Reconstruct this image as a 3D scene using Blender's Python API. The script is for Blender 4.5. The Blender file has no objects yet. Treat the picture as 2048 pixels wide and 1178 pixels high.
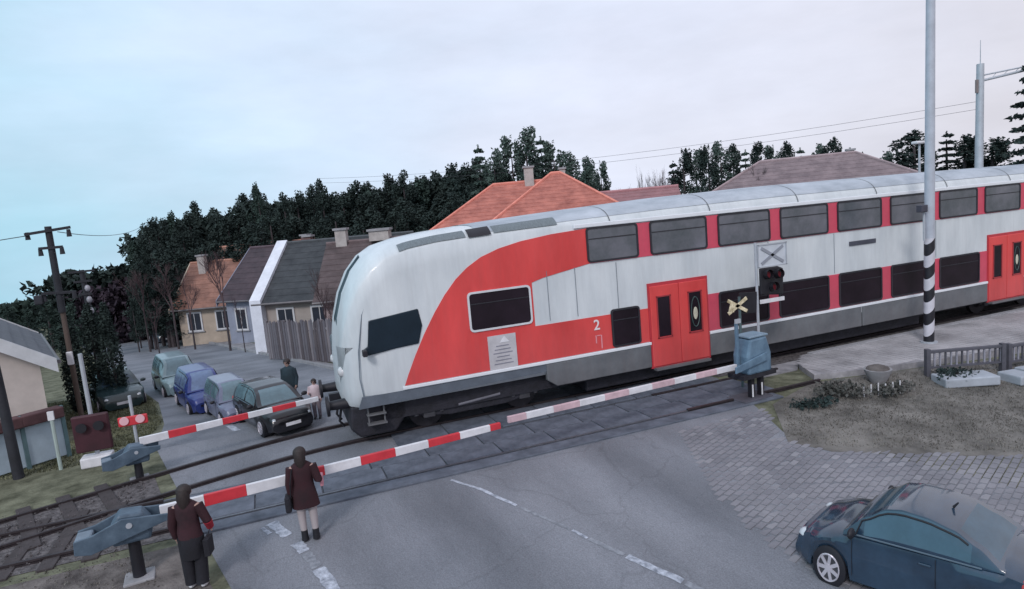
import bpy, bmesh, math, random
from mathutils import Vector, Matrix
R = math.radians
random.seed(7)
S = bpy.context.scene
C = S.collection

# ---------------------------------------------------------------- camera, sky, sun, exposure
yaw, pitch, roll = R(-20.641), R(7.463), R(-5.064)
fwd = Vector((-math.sin(yaw)*math.cos(pitch), math.cos(yaw)*math.cos(pitch), -math.sin(pitch)))
rt = Vector((math.cos(yaw), math.sin(yaw), 0)); up = rt.cross(fwd)
r2 = rt*math.cos(roll) + up*math.sin(roll); u2 = -rt*math.sin(roll) + up*math.cos(roll)
cd = bpy.data.cameras.new('camera'); cam = bpy.data.objects.new('camera', cd); C.objects.link(cam)
m = Matrix((r2, u2, -fwd)).transposed().to_4x4(); m.translation = Vector((0, 0, 4.966)); cam.matrix_world = m
cd.sensor_width = 36; cd.lens = 36*1289.53/2048; cd.clip_end = 2000; cd.clip_start = .1
S.camera = cam

SUN_DIR = Vector((-.50, -.62, .60)).normalized()      # towards the sun: behind the camera, upper left
sun_el = math.asin(SUN_DIR.z)
w = bpy.data.worlds.new('World'); S.world = w; w.use_nodes = True
nt = w.node_tree; N = nt.nodes; L = nt.links; N.clear()
def wn(t, **k):
    n = N.new(t)
    for a, b in k.items(): setattr(n, a, b)
    return n
out = wn('ShaderNodeOutputWorld'); bg = wn('ShaderNodeBackground'); bg.inputs[1].default_value = .1
sky = wn('ShaderNodeTexSky', sky_type='NISHITA', sun_disc=False)
sky.sun_elevation = sun_el; sky.sun_rotation = math.atan2(SUN_DIR.x, SUN_DIR.y); sky.air_density = 1.0; sky.dust_density = 3
tc = wn('ShaderNodeTexCoord')
dot = wn('ShaderNodeVectorMath', operation='DOT_PRODUCT'); dot.inputs[1].default_value = (.936, -.352, .12)
mr = wn('ShaderNodeMapRange'); mr.inputs[1].default_value = -.75; mr.inputs[2].default_value = .75
nz = wn('ShaderNodeTexNoise'); nz.inputs['Scale'].default_value = 2.2; nz.inputs['Detail'].default_value = 5
mp = wn('ShaderNodeMapping'); mp.inputs['Scale'].default_value = (1, 1, 2.6)
ad = wn('ShaderNodeMath', operation='MULTIPLY_ADD'); ad.inputs[1].default_value = .42; 
cr = wn('ShaderNodeValToRGB'); e = cr.color_ramp.elements
e[0].position = .02; e[0].color = (.36, .61, .74, 1); e[1].position = 1; e[1].color = (.65, .63, .69, 1)
x = e.new(.30); x.color = (.58, .70, .86, 1); x = e.new(.58); x.color = (.66, .70, .83, 1)
sc = wn('ShaderNodeVectorMath', operation='SCALE'); sc.inputs['Scale'].default_value = 11.3
mx = wn('ShaderNodeMix', data_type='RGBA'); mx.inputs[0].default_value = .93
L.new(tc.outputs['Generated'], dot.inputs[0]); L.new(dot.outputs['Value'], mr.inputs[0])
L.new(tc.outputs['Generated'], mp.inputs[0]); L.new(mp.outputs[0], nz.inputs['Vector'])
L.new(nz.outputs['Fac'], ad.inputs[0]); sb = wn('ShaderNodeMath', operation='SUBTRACT'); sb.inputs[1].default_value = .21
L.new(mr.outputs[0], sb.inputs[0]); L.new(sb.outputs[0], ad.inputs[2]); L.new(ad.outputs[0], cr.inputs[0])
nz2 = wn('ShaderNodeTexNoise'); nz2.inputs['Scale'].default_value = 3.4; nz2.inputs['Detail'].default_value = 7; nz2.inputs['Roughness'].default_value = .58
mp2 = wn('ShaderNodeMapping'); mp2.inputs['Scale'].default_value = (1, 1, 3.2); L.new(tc.outputs['Generated'], mp2.inputs[0]); L.new(mp2.outputs[0], nz2.inputs['Vector'])
mr2 = wn('ShaderNodeMapRange'); mr2.inputs[1].default_value = .3; mr2.inputs[2].default_value = .7; mr2.inputs[3].default_value = .90; mr2.inputs[4].default_value = 1.06
L.new(nz2.outputs['Fac'], mr2.inputs[0]); mm = wn('ShaderNodeVectorMath', operation='SCALE'); L.new(cr.outputs[0], mm.inputs[0]); L.new(mr2.outputs[0], mm.inputs['Scale'])
L.new(mm.outputs[0], sc.inputs[0]); L.new(sky.outputs[0], mx.inputs[6]); L.new(sc.outputs[0], mx.inputs[7])
L.new(mx.outputs[2], bg.inputs[0]); L.new(bg.outputs[0], out.inputs[0])
sl = bpy.data.lights.new('sun', 'SUN'); sl.energy = 1.35; sl.angle = R(11); sl.color = (1, .95, .93)
so = bpy.data.objects.new('sun', sl); C.objects.link(so); so.rotation_euler = SUN_DIR.to_track_quat('Z', 'Y').to_euler()
S.view_settings.view_transform = 'Standard'; S.view_settings.look = 'None'; S.view_settings.exposure = .14
S.view_settings.gamma = 1; S.view_settings.use_curve_mapping = False

# ---------------------------------------------------------------- helpers
def gz(Y):
    if Y < 11.5: return max(-1.2, -.09*(11.5-Y))
    if Y < 18: return 0.0
    return -.065*(Y-18)
KINK = [11.5-1.2/.09, 11.5, 18]

MATS = {}
def mat(name, col, rough=.6, var=.15, scale=6, bump=.0, metal=0, spec=.5, col2=None, detail=5, stretch=None, coat=0, bscale=None, trans=0):
    if name in MATS: return MATS[name]
    m = bpy.data.materials.new(name); m.use_nodes = True; nt = m.node_tree; b = nt.nodes['Principled BSDF']
    b.inputs['Roughness'].default_value = rough; b.inputs['Metallic'].default_value = metal
    b.inputs['Specular IOR Level'].default_value = spec; b.inputs['Coat Weight'].default_value = coat
    b.inputs['Coat Roughness'].default_value = .08
    tc = nt.nodes.new('ShaderNodeTexCoord'); mp = nt.nodes.new('ShaderNodeMapping'); nt.links.new(tc.outputs['Object'], mp.inputs[0])
    if stretch: mp.inputs['Scale'].default_value = stretch
    n = nt.nodes.new('ShaderNodeTexNoise'); n.inputs['Scale'].default_value = scale; n.inputs['Detail'].default_value = detail; n.inputs['Roughness'].default_value = .65
    nt.links.new(mp.outputs[0], n.inputs['Vector'])
    r = nt.nodes.new('ShaderNodeValToRGB'); c = col; lo = [max(0, v*(1-var)) for v in c]; hi = [min(1, v*(1+var)) for v in (col2 or c)]
    r.color_ramp.elements[0].position = .3; r.color_ramp.elements[1].position = .7
    r.color_ramp.elements[0].color = (*lo, 1); r.color_ramp.elements[1].color = (*hi, 1)
    nt.links.new(n.outputs['Fac'], r.inputs[0]); nt.links.new(r.outputs[0], b.inputs['Base Color'])
    if bump:
        n2 = nt.nodes.new('ShaderNodeTexNoise'); n2.inputs['Scale'].default_value = bscale or scale*5; n2.inputs['Detail'].default_value = 4
        nt.links.new(mp.outputs[0], n2.inputs['Vector'])
        bp = nt.nodes.new('ShaderNodeBump'); bp.inputs['Strength'].default_value = bump; bp.inputs['Distance'].default_value = .03
        nt.links.new(n2.outputs['Fac'], bp.inputs['Height']); nt.links.new(bp.outputs[0], b.inputs['Normal'])
    MATS[name] = m; return m
def glass(name, col, rough=.08):
    return mat(name, col, rough, .1, 2, 0, 0, .6)

class MB:
    def __init__(s): s.v = []; s.f = []; s.T = Matrix()
    def add(s, vs, fs):
        o = len(s.v); s.v += [tuple(s.T @ Vector(p)) for p in vs]; s.f += [tuple(i+o for i in f) for f in fs]; return s
    def box(s, c, d, rz=0, ry=0, rx=0):
        M = Matrix.Translation(c) @ Matrix.Rotation(rz, 4, 'Z') @ Matrix.Rotation(ry, 4, 'Y') @ Matrix.Rotation(rx, 4, 'X')
        h = [k/2 for k in d]
        vs = [M @ Vector((a*h[0], b*h[1], e*h[2])) for a in (-1, 1) for b in (-1, 1) for e in (-1, 1)]
        return s.add(vs, [(0,1,3,2), (4,6,7,5), (0,4,5,1), (2,3,7,6), (0,2,6,4), (1,5,7,3)])
    def tube(s, pts, rs, n=8, cap=True):
        pts = [Vector(p) for p in pts]
        if not hasattr(rs, '__len__'): rs = [rs]*len(pts)
        vs = []; prev = None
        for i, p in enumerate(pts):
            d = (pts[min(i+1, len(pts)-1)] - pts[max(i-1, 0)]).normalized()
            a = d.orthogonal().normalized() if prev is None else (prev - d*prev.dot(d)).normalized()
            prev = a; b = d.cross(a)
            for k in range(n):
                t = 2*math.pi*k/n; vs.append(p + (a*math.cos(t) + b*math.sin(t))*rs[i])
        fs = [(i*n+k, i*n+(k+1) % n, (i+1)*n+(k+1) % n, (i+1)*n+k) for i in range(len(pts)-1) for k in range(n)]
        if cap: fs += [tuple(range(n))[::-1], tuple((len(pts)-1)*n+k for k in range(n))]
        return s.add(vs, fs)
    def prism(s, poly, a, b, axis='y'):   # poly in (u,v); extruded between a and b along the axis
        n = len(poly)
        def P(u, v, t): return {'y': (u, t, v), 'x': (t, u, v), 'z': (u, v, t)}[axis]
        vs = [P(u, v, a) for u, v in poly] + [P(u, v, b) for u, v in poly]
        return s.add(vs, [tuple(range(n)), tuple(range(n, 2*n))[::-1]] + [(i, i+n, (i+1) % n+n, (i+1) % n) for i in range(n)])
    def ball(s, c, r, n=10, k=6):
        r = r if hasattr(r, '__len__') else (r, r, r); vs = []
        for j in range(k+1):
            a = math.pi*j/k
            for i in range(n): vs.append((c[0]+r[0]*math.sin(a)*math.cos(2*math.pi*i/n), c[1]+r[1]*math.sin(a)*math.sin(2*math.pi*i/n), c[2]+r[2]*math.cos(a)))
        return s.add(vs, [(j*n+i, (j+1)*n+i, (j+1)*n+(i+1) % n, j*n+(i+1) % n) for j in range(k) for i in range(n)])
    def build(s, name, m, parent=None, smooth=False, bevel=0, fix=True, loc=None):
        me = bpy.data.meshes.new(name)
        vs = s.v
        if loc is not None: vs = [(x-loc[0], y-loc[1], z-loc[2]) for x, y, z in vs]
        me.from_pydata(vs, [], s.f)
        if fix:
            bm = bmesh.new(); bm.from_mesh(me); bmesh.ops.recalc_face_normals(bm, faces=bm.faces)
            bm.to_mesh(me); bm.free()
        o = bpy.data.objects.new(name, me); C.objects.link(o)
        if m: me.materials.append(m)
        if smooth:
            for p in me.polygons: p.use_smooth = True
            try: me.set_sharp_from_angle(angle=R(38))
            except Exception: pass
        if bevel:
            b = o.modifiers.new('bevel', 'BEVEL'); b.width = bevel; b.segments = 2; b.limit_method = 'ANGLE'
        if loc is not None: o.location = loc
        if parent: o.parent = parent
        return o
def tag(o, label=None, cat=None, group=None, kind=None):
    if label: o['label'] = label
    if cat: o['category'] = cat
    if group: o['group'] = group
    if kind: o['kind'] = kind
    return o
def thing(name, loc, label, cat, group=None, rz=0):
    o = bpy.data.objects.new(name, None); C.objects.link(o); o.location = loc; o.rotation_euler = (0, 0, rz)
    return tag(o, label, cat, group)
def copy_tree(o, parent=None):
    c = o.copy(); C.objects.link(c)
    if parent: c.parent = parent
    for ch in list(o.children): copy_tree(ch, c)
    return c
def clip(poly, y, above):
    o = []
    for i in range(len(poly)):
        a, b = poly[i], poly[(i+1) % len(poly)]
        ia, ib = (a[1] >= y) == above or a[1] == y, (b[1] >= y) == above or b[1] == y
        if ia: o.append(a)
        if ia != ib:
            t = (y-a[1])/(b[1]-a[1]); o.append((a[0]+(b[0]-a[0])*t, y))
    return o
def drape(mb, poly, dz):
    ys = [-1e4] + KINK + [1e4]
    for lo, hi in zip(ys, ys[1:]):
        q = clip(clip(poly, lo, True), hi, False)
        if len(q) > 2: mb.add([(x, y, gz(min(max(y, lo+1e-6), hi-1e-6))+dz) for x, y in q], [tuple(range(len(q)))])
def sheet(name, poly, dz, m, parent=None, kind='structure'):
    mb = MB(); drape(mb, poly, dz); o = mb.build(name, m, parent, fix=False)
    for p in o.data.polygons:
        if p.normal.z < 0: p.flip()
    if kind and not parent: o['kind'] = kind
    return o

# ---------------------------------------------------------------- materials
asphalt = mat('asphalt', (.142, .152, .178), .78, .14, .45, .35, bscale=26, col2=(.20, .208, .236), stretch=(1, .35, 1), detail=9, spec=.4)
asphalt_far = mat('asphalt_far', (.12, .135, .165), .85, .2, .6, .4, bscale=18, col2=(.20, .21, .24), stretch=(.5, 1, 1), detail=8)
grass_m = mat('grass_ground', (.075, .080, .055), .95, .35, 2.0, .9, col2=(.16, .165, .12), detail=10, bscale=14, spec=.1)
dirt_m = mat('dirt', (.085, .075, .075), .95, .35, 2.2, .8, col2=(.16, .145, .14), detail=10, bscale=22, spec=.1)
pave_m = mat('paving', (.19, .19, .21), .9, .3, 1.3, .4, col2=(.32, .31, .33), detail=8, spec=.2)
paver_m = mat('paver', (.17, .17, .195), .85, .15, .8, .3, col2=(.23, .225, .25), detail=9, spec=.3)
panel_m = mat('crossing_panel', (.075, .09, .12), .8, .25, 2.5, .4, col2=(.11, .125, .16))
white_mark = mat('worn_marking', (.17, .19, .24), .8, .3, 9, .2, col2=(.44, .47, .54), detail=9)
ballast_m = mat('ballast', (.05, .045, .05), .95, .5, 9, 1.0, col2=(.12, .11, .115), detail=8, bscale=30)
rail_m = mat('rail_steel', (.055, .045, .05), .5, .3, 5, .1, metal=.5)
sleeper_m = mat('sleeper', (.05, .042, .045), .9, .3, 4, .4)
black_m = mat('black_paint', (.012, .012, .018), .5, .3, 4)
under_m = mat('underframe', (.016, .016, .024), .7, .5, 4, .3)
tw = mat('train_white', (.56, .61, .65), .40, .07, 1.2, 0, col2=(.63, .67, .70), stretch=(1, 1, .35), coat=.2)
tr = mat('train_red', (.62, .050, .050), .4, .10, .9, 0, col2=(.70, .070, .070), stretch=(1, 1, .35), coat=.2)
trp = mat('train_pillar_red', (.60, .07, .12), .45, .1, 2)
tg = mat('train_skirt_grey', (.095, .115, .135), .55, .2, 1.5, 0, col2=(.14, .155, .17))
troof = mat('train_roof', (.33, .38, .44), .6, .15, 1.6, 0, col2=(.42, .46, .52), stretch=(.5, 1, 1))
GR = 1
gl_up = mat('glass_upper', (.085, .105, .12), .22, .3, .8, 0, spec=.7, col2=(.13, .13, .155))
gl_lo = mat('glass_lower', (.016, .010, .016), .35, .4, 1.0, 0, spec=.22)
gl_cab = mat('glass_cab', (.012, .022, .034), .3, .3, 1.0, 0, spec=.25)
white_p = mat('white_paint', (.66, .66, .70), .5, .14, 4)
red_p = mat('red_paint', (.56, .035, .05), .5, .15, 4)
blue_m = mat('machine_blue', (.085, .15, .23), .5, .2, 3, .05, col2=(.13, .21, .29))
concrete = mat('concrete', (.27, .27, .29), .85, .2, 3, .3)
steel_m = mat('galvanised', (.42, .45, .50), .5, .12, 3, 0, metal=.2)
wood_p = mat('wood_pole', (.10, .075, .065), .9, .3, 3, .4, stretch=(4, 4, .4))
wood_d = mat('dark_pole', (.022, .024, .032), .8, .3, 3, .3)
needle_d = mat('needles_dark', (.014, .022, .024), .9, .5, .9, 0, col2=(.038, .054, .050), spec=.1)
needle_m = mat('needles_mid', (.020, .034, .034), .9, .5, .9, 0, col2=(.050, .076, .066), spec=.1)
needle_p = mat('needles_pale', (.034, .056, .052), .9, .5, .9, 0, col2=(.075, .108, .095), spec=.1)
twig_m = mat('twigs', (.050, .036, .044), .9, .4, .8, 0, col2=(.095, .066, .070), spec=.1)
bark_m = mat('bark', (.055, .045, .05), .9, .3, 3, .4)

def wear(m, crack=.13, lanes=.09, rot=-16.6, pitch_=1.75):
    nt = m.node_tree; b = nt.nodes['Principled BSDF']; src = b.inputs['Base Color'].links[0].from_socket; new = nt.nodes.new; L_ = nt.links.new
    tc = new('ShaderNodeTexCoord')
    # fine aggregate
    n = new('ShaderNodeTexNoise'); n.inputs['Scale'].default_value = 46; n.inputs['Detail'].default_value = 3; L_(tc.outputs['Object'], n.inputs['Vector'])
    r = new('ShaderNodeMapRange'); r.inputs[1].default_value = .3; r.inputs[2].default_value = .7; r.inputs[3].default_value = .80; r.inputs[4].default_value = 1.20; L_(n.outputs['Fac'], r.inputs[0])
    # cracks
    wv = new('ShaderNodeTexNoise'); wv.inputs['Scale'].default_value = 1.6; wv.inputs['Detail'].default_value = 4; L_(tc.outputs['Object'], wv.inputs['Vector'])
    ad_ = new('ShaderNodeVectorMath'); ad_.operation = 'MULTIPLY_ADD'; ad_.inputs[1].default_value = (.8, .8, 0); L_(wv.outputs['Color'], ad_.inputs[0]); L_(tc.outputs['Object'], ad_.inputs[2])
    v = new('ShaderNodeTexVoronoi'); v.feature = 'DISTANCE_TO_EDGE'; v.inputs['Scale'].default_value = .30; L_(ad_.outputs[0], v.inputs['Vector'])
    c = new('ShaderNodeMapRange'); c.inputs[1].default_value = .002; c.inputs[2].default_value = .008; c.inputs[3].default_value = 1-crack; c.inputs[4].default_value = 1; L_(v.outputs['Distance'], c.inputs[0])
    # wheel paths, polished and darkened by traffic
    mp = new('ShaderNodeMapping'); mp.inputs['Rotation'].default_value = (0, 0, R(rot)); L_(tc.outputs['Object'], mp.inputs[0])
    w_ = new('ShaderNodeTexWave'); w_.bands_direction = 'X'; w_.inputs['Scale'].default_value = .314/pitch_*1.0; w_.inputs['Distortion'].default_value = 1.2; w_.inputs['Detail Scale'].default_value = .4; L_(mp.outputs[0], w_.inputs['Vector'])
    l_ = new('ShaderNodeMapRange'); l_.inputs[3].default_value = 1-lanes; l_.inputs[4].default_value = 1+lanes; L_(w_.outputs['Fac'], l_.inputs[0])
    m1 = new('ShaderNodeMath'); m1.operation = 'MULTIPLY'; L_(r.outputs[0], m1.inputs[0]); L_(c.outputs[0], m1.inputs[1])
    m2 = new('ShaderNodeMath'); m2.operation = 'MULTIPLY'; L_(m1.outputs[0], m2.inputs[0]); L_(l_.outputs[0], m2.inputs[1])
    sc_ = new('ShaderNodeVectorMath'); sc_.operation = 'SCALE'; L_(src, sc_.inputs[0]); L_(m2.outputs[0], sc_.inputs['Scale']); L_(sc_.outputs[0], b.inputs['Base Color'])
wear(asphalt); wear(asphalt_far, .15, .06)
def grime(m, z0=.9, amt=.12, sx=5.0):        # road film and rain streaks on the train body
    nt = m.node_tree; b = nt.nodes['Principled BSDF']; src = b.inputs['Base Color'].links[0].from_socket; new = nt.nodes.new; L_ = nt.links.new
    tc = new('ShaderNodeTexCoord'); mp = new('ShaderNodeMapping'); mp.inputs['Scale'].default_value = (sx, 1, .35); L_(tc.outputs['Object'], mp.inputs[0])
    n = new('ShaderNodeTexNoise'); n.inputs['Scale'].default_value = 1.6; n.inputs['Detail'].default_value = 6; n.inputs['Roughness'].default_value = .7; L_(mp.outputs[0], n.inputs['Vector'])
    r = new('ShaderNodeMapRange'); r.inputs[1].default_value = .42; r.inputs[2].default_value = .75; r.inputs[3].default_value = 0; r.inputs[4].default_value = amt; L_(n.outputs['Fac'], r.inputs[0])
    sp = new('ShaderNodeSeparateXYZ'); L_(tc.outputs['Object'], sp.inputs[0])
    h = new('ShaderNodeMapRange'); h.inputs[1].default_value = z0; h.inputs[2].default_value = z0+1.3; h.inputs[3].default_value = amt*1.6; h.inputs[4].default_value = 0; L_(sp.outputs['Z'], h.inputs[0])
    a = new('ShaderNodeMath'); a.use_clamp = True; L_(r.outputs[0], a.inputs[0]); L_(h.outputs[0], a.inputs[1])
    mx_ = new('ShaderNodeMix'); mx_.data_type = 'RGBA'; L_(a.outputs[0], mx_.inputs[0]); L_(src, mx_.inputs[6]); mx_.inputs[7].default_value = (.13, .115, .12, 1); L_(mx_.outputs[2], b.inputs['Base Color'])
# ---------------------------------------------------------------- ground, road, crossing
mb = MB()
ys = [-120, -60, -10] + KINK[:1] + [4, 8] + KINK[1:3] + [28, 40, 58, 120, 300, 900]
xs = [-700, -200, -80, -30, 0, 30, 80, 200, 700]
vs = [(X, Y, gz(Y)) for Y in ys for X in xs]; n = len(xs)
mb.add(vs, [(j*n+i, j*n+i+1, (j+1)*n+i+1, (j+1)*n+i) for j in range(len(ys)-1) for i in range(n-1)])
tag(mb.build('ground', grass_m, fix=False), kind='structure')
def along(x0, y0, y): return x0 + (y-y0)*(-.285/.957)
road = sheet('road', [(4.7, -9), (13, -9), (12.4, 3), (11.2, 7.0), (9.6, 10.2), (10.9, 13.9), (10.9, 17.2), (-1.4, 17.2), (-3.0, 17.2), (-1.55, 11.5), (.2, 5.5)], .006, asphalt)
sheet('street', [(-3.0, 17.2), (9.5, 17.2), (9.2, 19.5), (3.9, 21.5), (along(2.2, 24, 27), 27), (along(2.2, 24, 62), 62), (along(-3.9, 24, 62), 62), (-3.9, 24), (-3.2, 20)], .006, asphalt_far)
sheet('dirt_verge', [(-30, 4), (-30, 11.45), (-1.75, 11.45), (.0, 5.4), (3.5, -6), (-10, -6)], .004, dirt_m)
sheet('side_pavement', [(9.4, 19.0), (30, 19), (30, 24), (3.1, 23.3), (along(2.6, 24, 33), 33), (along(2.25, 24, 33), 33), (2.7, 22.2), (4.4, 20.5)], .014, pave_m)
sheet('far_pavement', [(along(2.25, 24, 33)-.02, 33), (along(3.6, 24, 33), 33), (along(3.6, 24, 58), 58), (along(2.25, 24, 58), 58)], .014, pave_m)
sheet('ballast_near', [(-60, 11.75), (-2.0, 11.75), (-2.45, 13.85), (-60, 13.85)], .010, ballast_m)
sheet('ballast_far', [(-9, 13.86), (-2.46, 13.86), (-2.8, 15.3), (-4.5, 14.7), (-6.5, 14.1), (-9, 13.87)], .010, ballast_m)
sheet('ballast_right', [(11.0, 13.95), (90, 13.95), (90, 17.2), (11.0, 17.2)], .012, ballast_m)
# lane dashes
faint_mark = mat('faint_marking', (.165, .178, .21), .8, .2, 9, .2, col2=(.26, .275, .31), detail=9)
def dash(x0, y0, x1, y1, wd, mm=None):
    d = Vector((x1-x0, y1-y0)).normalized(); nrm = Vector((-d.y, d.x))*wd/2; mb = MB()
    # ragged worn outline
    k = 9; A = []; B = []
    for i in range(k):
        t = i/(k-1); px, py = x0+(x1-x0)*t, y0+(y1-y0)*t; a = 1+random.uniform(-.28, .12); b = 1+random.uniform(-.28, .12)
        A.append((px+nrm.x*a, py+nrm.y*a)); B.append((px-nrm.x*b, py-nrm.y*b))
    for i in range(k-1):
        drape(mb, [A[i], A[i+1], B[i+1], B[i]], .012)
    o = mb.build('lane_dash', mm or white_mark, road, fix=False)
    for p in o.data.polygons:
        if p.normal.z < 0: p.flip()
for a in ((2.75, 11.45, 3.12, 10.9, .07), (3.12, 10.9, 3.52, 10.05, .08), (4.47, 7.98, 4.86, 7.15, .13), (4.05, 8.95, 4.16, 8.65, .06), (-.47, 11.45, -.22, 10.9, .20), (-.10, 10.62, .0, 10.3, .20), (.16, 9.75, .34, 9.1, .20), (-.62, 11.35, -.50, 11.1, .08), (.5, 8.4, .66, 7.9, .18), (5.35, 5.9, 5.7, 5.1, .13)):
    dash(*a)
for a in ((3.54, 10.0, 4.03, 9.0, .07), (4.18, 8.62, 4.45, 8.03, .09), (.02, 10.25, .15, 9.8, .16), (.35, 9.05, .48, 8.45, .16), (.68, 7.85, .95, 6.9, .16), (4.88, 7.1, 5.33, 5.95, .11)):
    dash(*a, faint_mark)
o = MB()
drape(o, [(-1.30, 17.5), (-1.12, 17.5), (-1.35, 18.2), (-1.52, 18.2)], .012)
o.build('lane_dash', white_mark, bpy.data.objects['street'], fix=False)
# crossing panels between and beside the rails: each a part
lc = thing('level_crossing', (0, 0, 0), 'dark crossing panels and rails set flush in the road in front of the train', 'level crossing')
def cx(y): return -1.75-(y-11.5)*.29
RN = (12.08, 13.52); RF = (14.72, 16.16)
first = None
for (ya, yb) in ((12.13, 12.78), (12.80, 13.47), (14.77, 15.42), (15.44, 16.11), (13.60, 14.64)):
    X = cx(ya) if ya < 13 else 2.2
    while X < 10.6:
        me = MB().box((0, 0, .0), (1.17, yb-ya, .046)).build('crossing_panel', panel_m, lc, bevel=.01)
        me.location = (X+.6, (ya+yb)/2, .028+random.uniform(-.003, .003)); X += 1.2
mb = MB().prism([(cx(11.6), 11.62), (11.0, 11.62), (11.0, 12.0), (cx(12.0), 12.0)], .0, .045, 'z'); mb.build('edge_kerb', panel_m, lc, bevel=.01)
rail_prof = lambda mb, y, a, b: mb.box(((a+b)/2, y, .062), (b-a, .07, .035)).box(((a+b)/2, y, .035), (b-a, .03, .03)).box(((a+b)/2, y, .02), (b-a, .13, .012))
def sst(a_, b_, t_): t_ = max(0, min(1, (t_-a_)/(b_-a_))); return t_*t_*(3-2*t_)
def turn(x): return -2.64*sst(1.8, -9.0, x)       # the train's track swings over to join the near one at the left
t = thing('railway_track', (0, 0, 0), 'empty near track with dark rusty rails running in from the lower left', 'railway track')
flush = mat('worn_rail_head', (.12, .13, .155), .45, .25, 6, .1, metal=.4)
for y in RN:
    mb = MB(); rail_prof(mb, y, -60, cx(y)-.05); mb.build('rail', rail_m, t); mb = MB(); rail_prof(mb, y, 8.6, 12.6); mb.build('rail', rail_m, t)
    MB().box(((cx(y)-.05+8.6)/2, y, .030), (8.6-cx(y)+.05, .055, .036)).build('rail_in_road', flush, t)
s0 = None
for i in range(46):
    X = -3.2-i*.62
    if s0 is None: s0 = MB().box((0, 0, 0), (.24, 2.3, .05)).build('sleeper', sleeper_m, t, bevel=.01)
    else: s0 = s0.copy(); C.objects.link(s0)
    s0.location = (X, sum(RN)/2, .012+random.uniform(-.003, .003)); s0.rotation_euler.z = random.uniform(-.02, .02)
t = thing('railway_track', (0, 0, 0), 'track under the red and white train, curving in to join the near one at left', 'railway track')
for y in RF:
    mb = MB(); X = -9.0
    mb.box(((1.8+90)/2, y, .060), (88.2, .07, .035)).box(((1.8+90)/2, y, .035), (88.2, .03, .03)).box(((1.8+90)/2, y, .02), (88.2, .13, .012))
    for wd_, z0_, z1_ in ((.07, .045, .079), (.13, .014, .026), (.03, .026, .045)):
        vs = []; n_ = 24
        for i in range(n_+1):
            x_ = -8.6+(1.8+8.6)*i/n_; yy_ = y+turn(x_)
            vs += [(x_, yy_-wd_/2, z0_), (x_, yy_+wd_/2, z0_), (x_, yy_+wd_/2, z1_), (x_, yy_-wd_/2, z1_)]
        mb.add(vs, [(i*4+k, i*4+(k+1) % 4, (i+1)*4+(k+1) % 4, (i+1)*4+k) for i in range(n_) for k in range(4)])
    mb.build('rail', rail_m, t)
for i in range(9):
    X = -3.4-i*.62; s0 = s0.copy(); C.objects.link(s0); s0.parent = t
    s0.location = (X, sum(RF)/2+turn(X), .016); s0.rotation_euler.z = math.atan((turn(X+.1)-turn(X-.1))/.2)
# ballast stones
mb = MB(); rr = random.Random(3)
for i in range(9000):
    X = rr.uniform(-22, -2.6); Y = rr.uniform(11.75, 16.9); s = rr.uniform(.015, .045)
    if X > cx(Y)-.2 or (Y > 13.85 and Y > 16.3+(-2.64*max(0, min(1, (1.8-X)/10.8)))): continue
    v = [(X+rr.uniform(-s, s), Y+rr.uniform(-s, s), gz(Y)+.01+rr.uniform(0, s)) for _ in range(4)]
    v[3] = (X, Y, gz(Y)+.012+s*1.2); mb.add(v, [(0, 1, 3), (1, 2, 3), (2, 0, 3)])
tag(mb.build('ballast_stones', ballast_m, fix=False), 'dark crushed stones lying between the rails at lower left', 'ballast', kind='stuff')

# ---------------------------------------------------------------- paving on the right (pavers as geometry)
def inside(x, y, poly):
    c = False; j = len(poly)-1
    for i in range(len(poly)):
        if (poly[i][1] > y) != (poly[j][1] > y) and x < (poly[j][0]-poly[i][0])*(y-poly[i][1])/(poly[j][1]-poly[i][1])+poly[i][0]: c = not c
        j = i
    return c
PAVE = [(7.7, 11.2), (6.9, 9.4), (6.5, 7.3), (7.4, 2.6), (12, -2), (18, 3), (15.0, 6.2), (12.7, 7.3), (9.7, 9.2), (9.3, 10.0), (10.2, 11.3)]
mb = MB(); rr = random.Random(5)
a = R(22); ca, sa = math.cos(a), math.sin(a)
mb2 = MB()
for i in range(-70, 110):
    for j in range(-60, 140):
        u = i*.235+(.117 if j % 2 else 0); v = j*.122
        X, Y = 9+u*ca-v*sa, 6+u*sa+v*ca
        if not inside(X, Y, PAVE) or Y > 11.3: continue
        z = gz(Y)+.012+rr.uniform(-.003, .005); hx, hy = .108, .053
        q = [(X+sx*hx*ca-sy*hy*sa, Y+sx*hx*sa+sy*hy*ca) for sx, sy in ((-1, -1), (1, -1), (1, 1), (-1, 1))]
        vs = [(x, y, z) for x, y in q] + [(x, y, z-.02) for x, y in q]
        (mb if rr.random() < .75 else mb2).add(vs, [(0, 1, 2, 3), (0, 4, 5, 1), (1, 5, 6, 2), (2, 6, 7, 3), (3, 7, 4, 0)])
paver_l = mat('paver_light', (.20, .20, .225), .8, .15, 1.0, .3, col2=(.255, .25, .275))
tag(mb.build('paving_stones', paver_m, fix=False), 'small grey paving stones laid around the parked car', 'paving', kind='stuff')
tag(mb2.build('paving_stones', paver_l, fix=False), 'paler worn stones scattered among the grey paving by the car', 'paving', kind='stuff')
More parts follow.
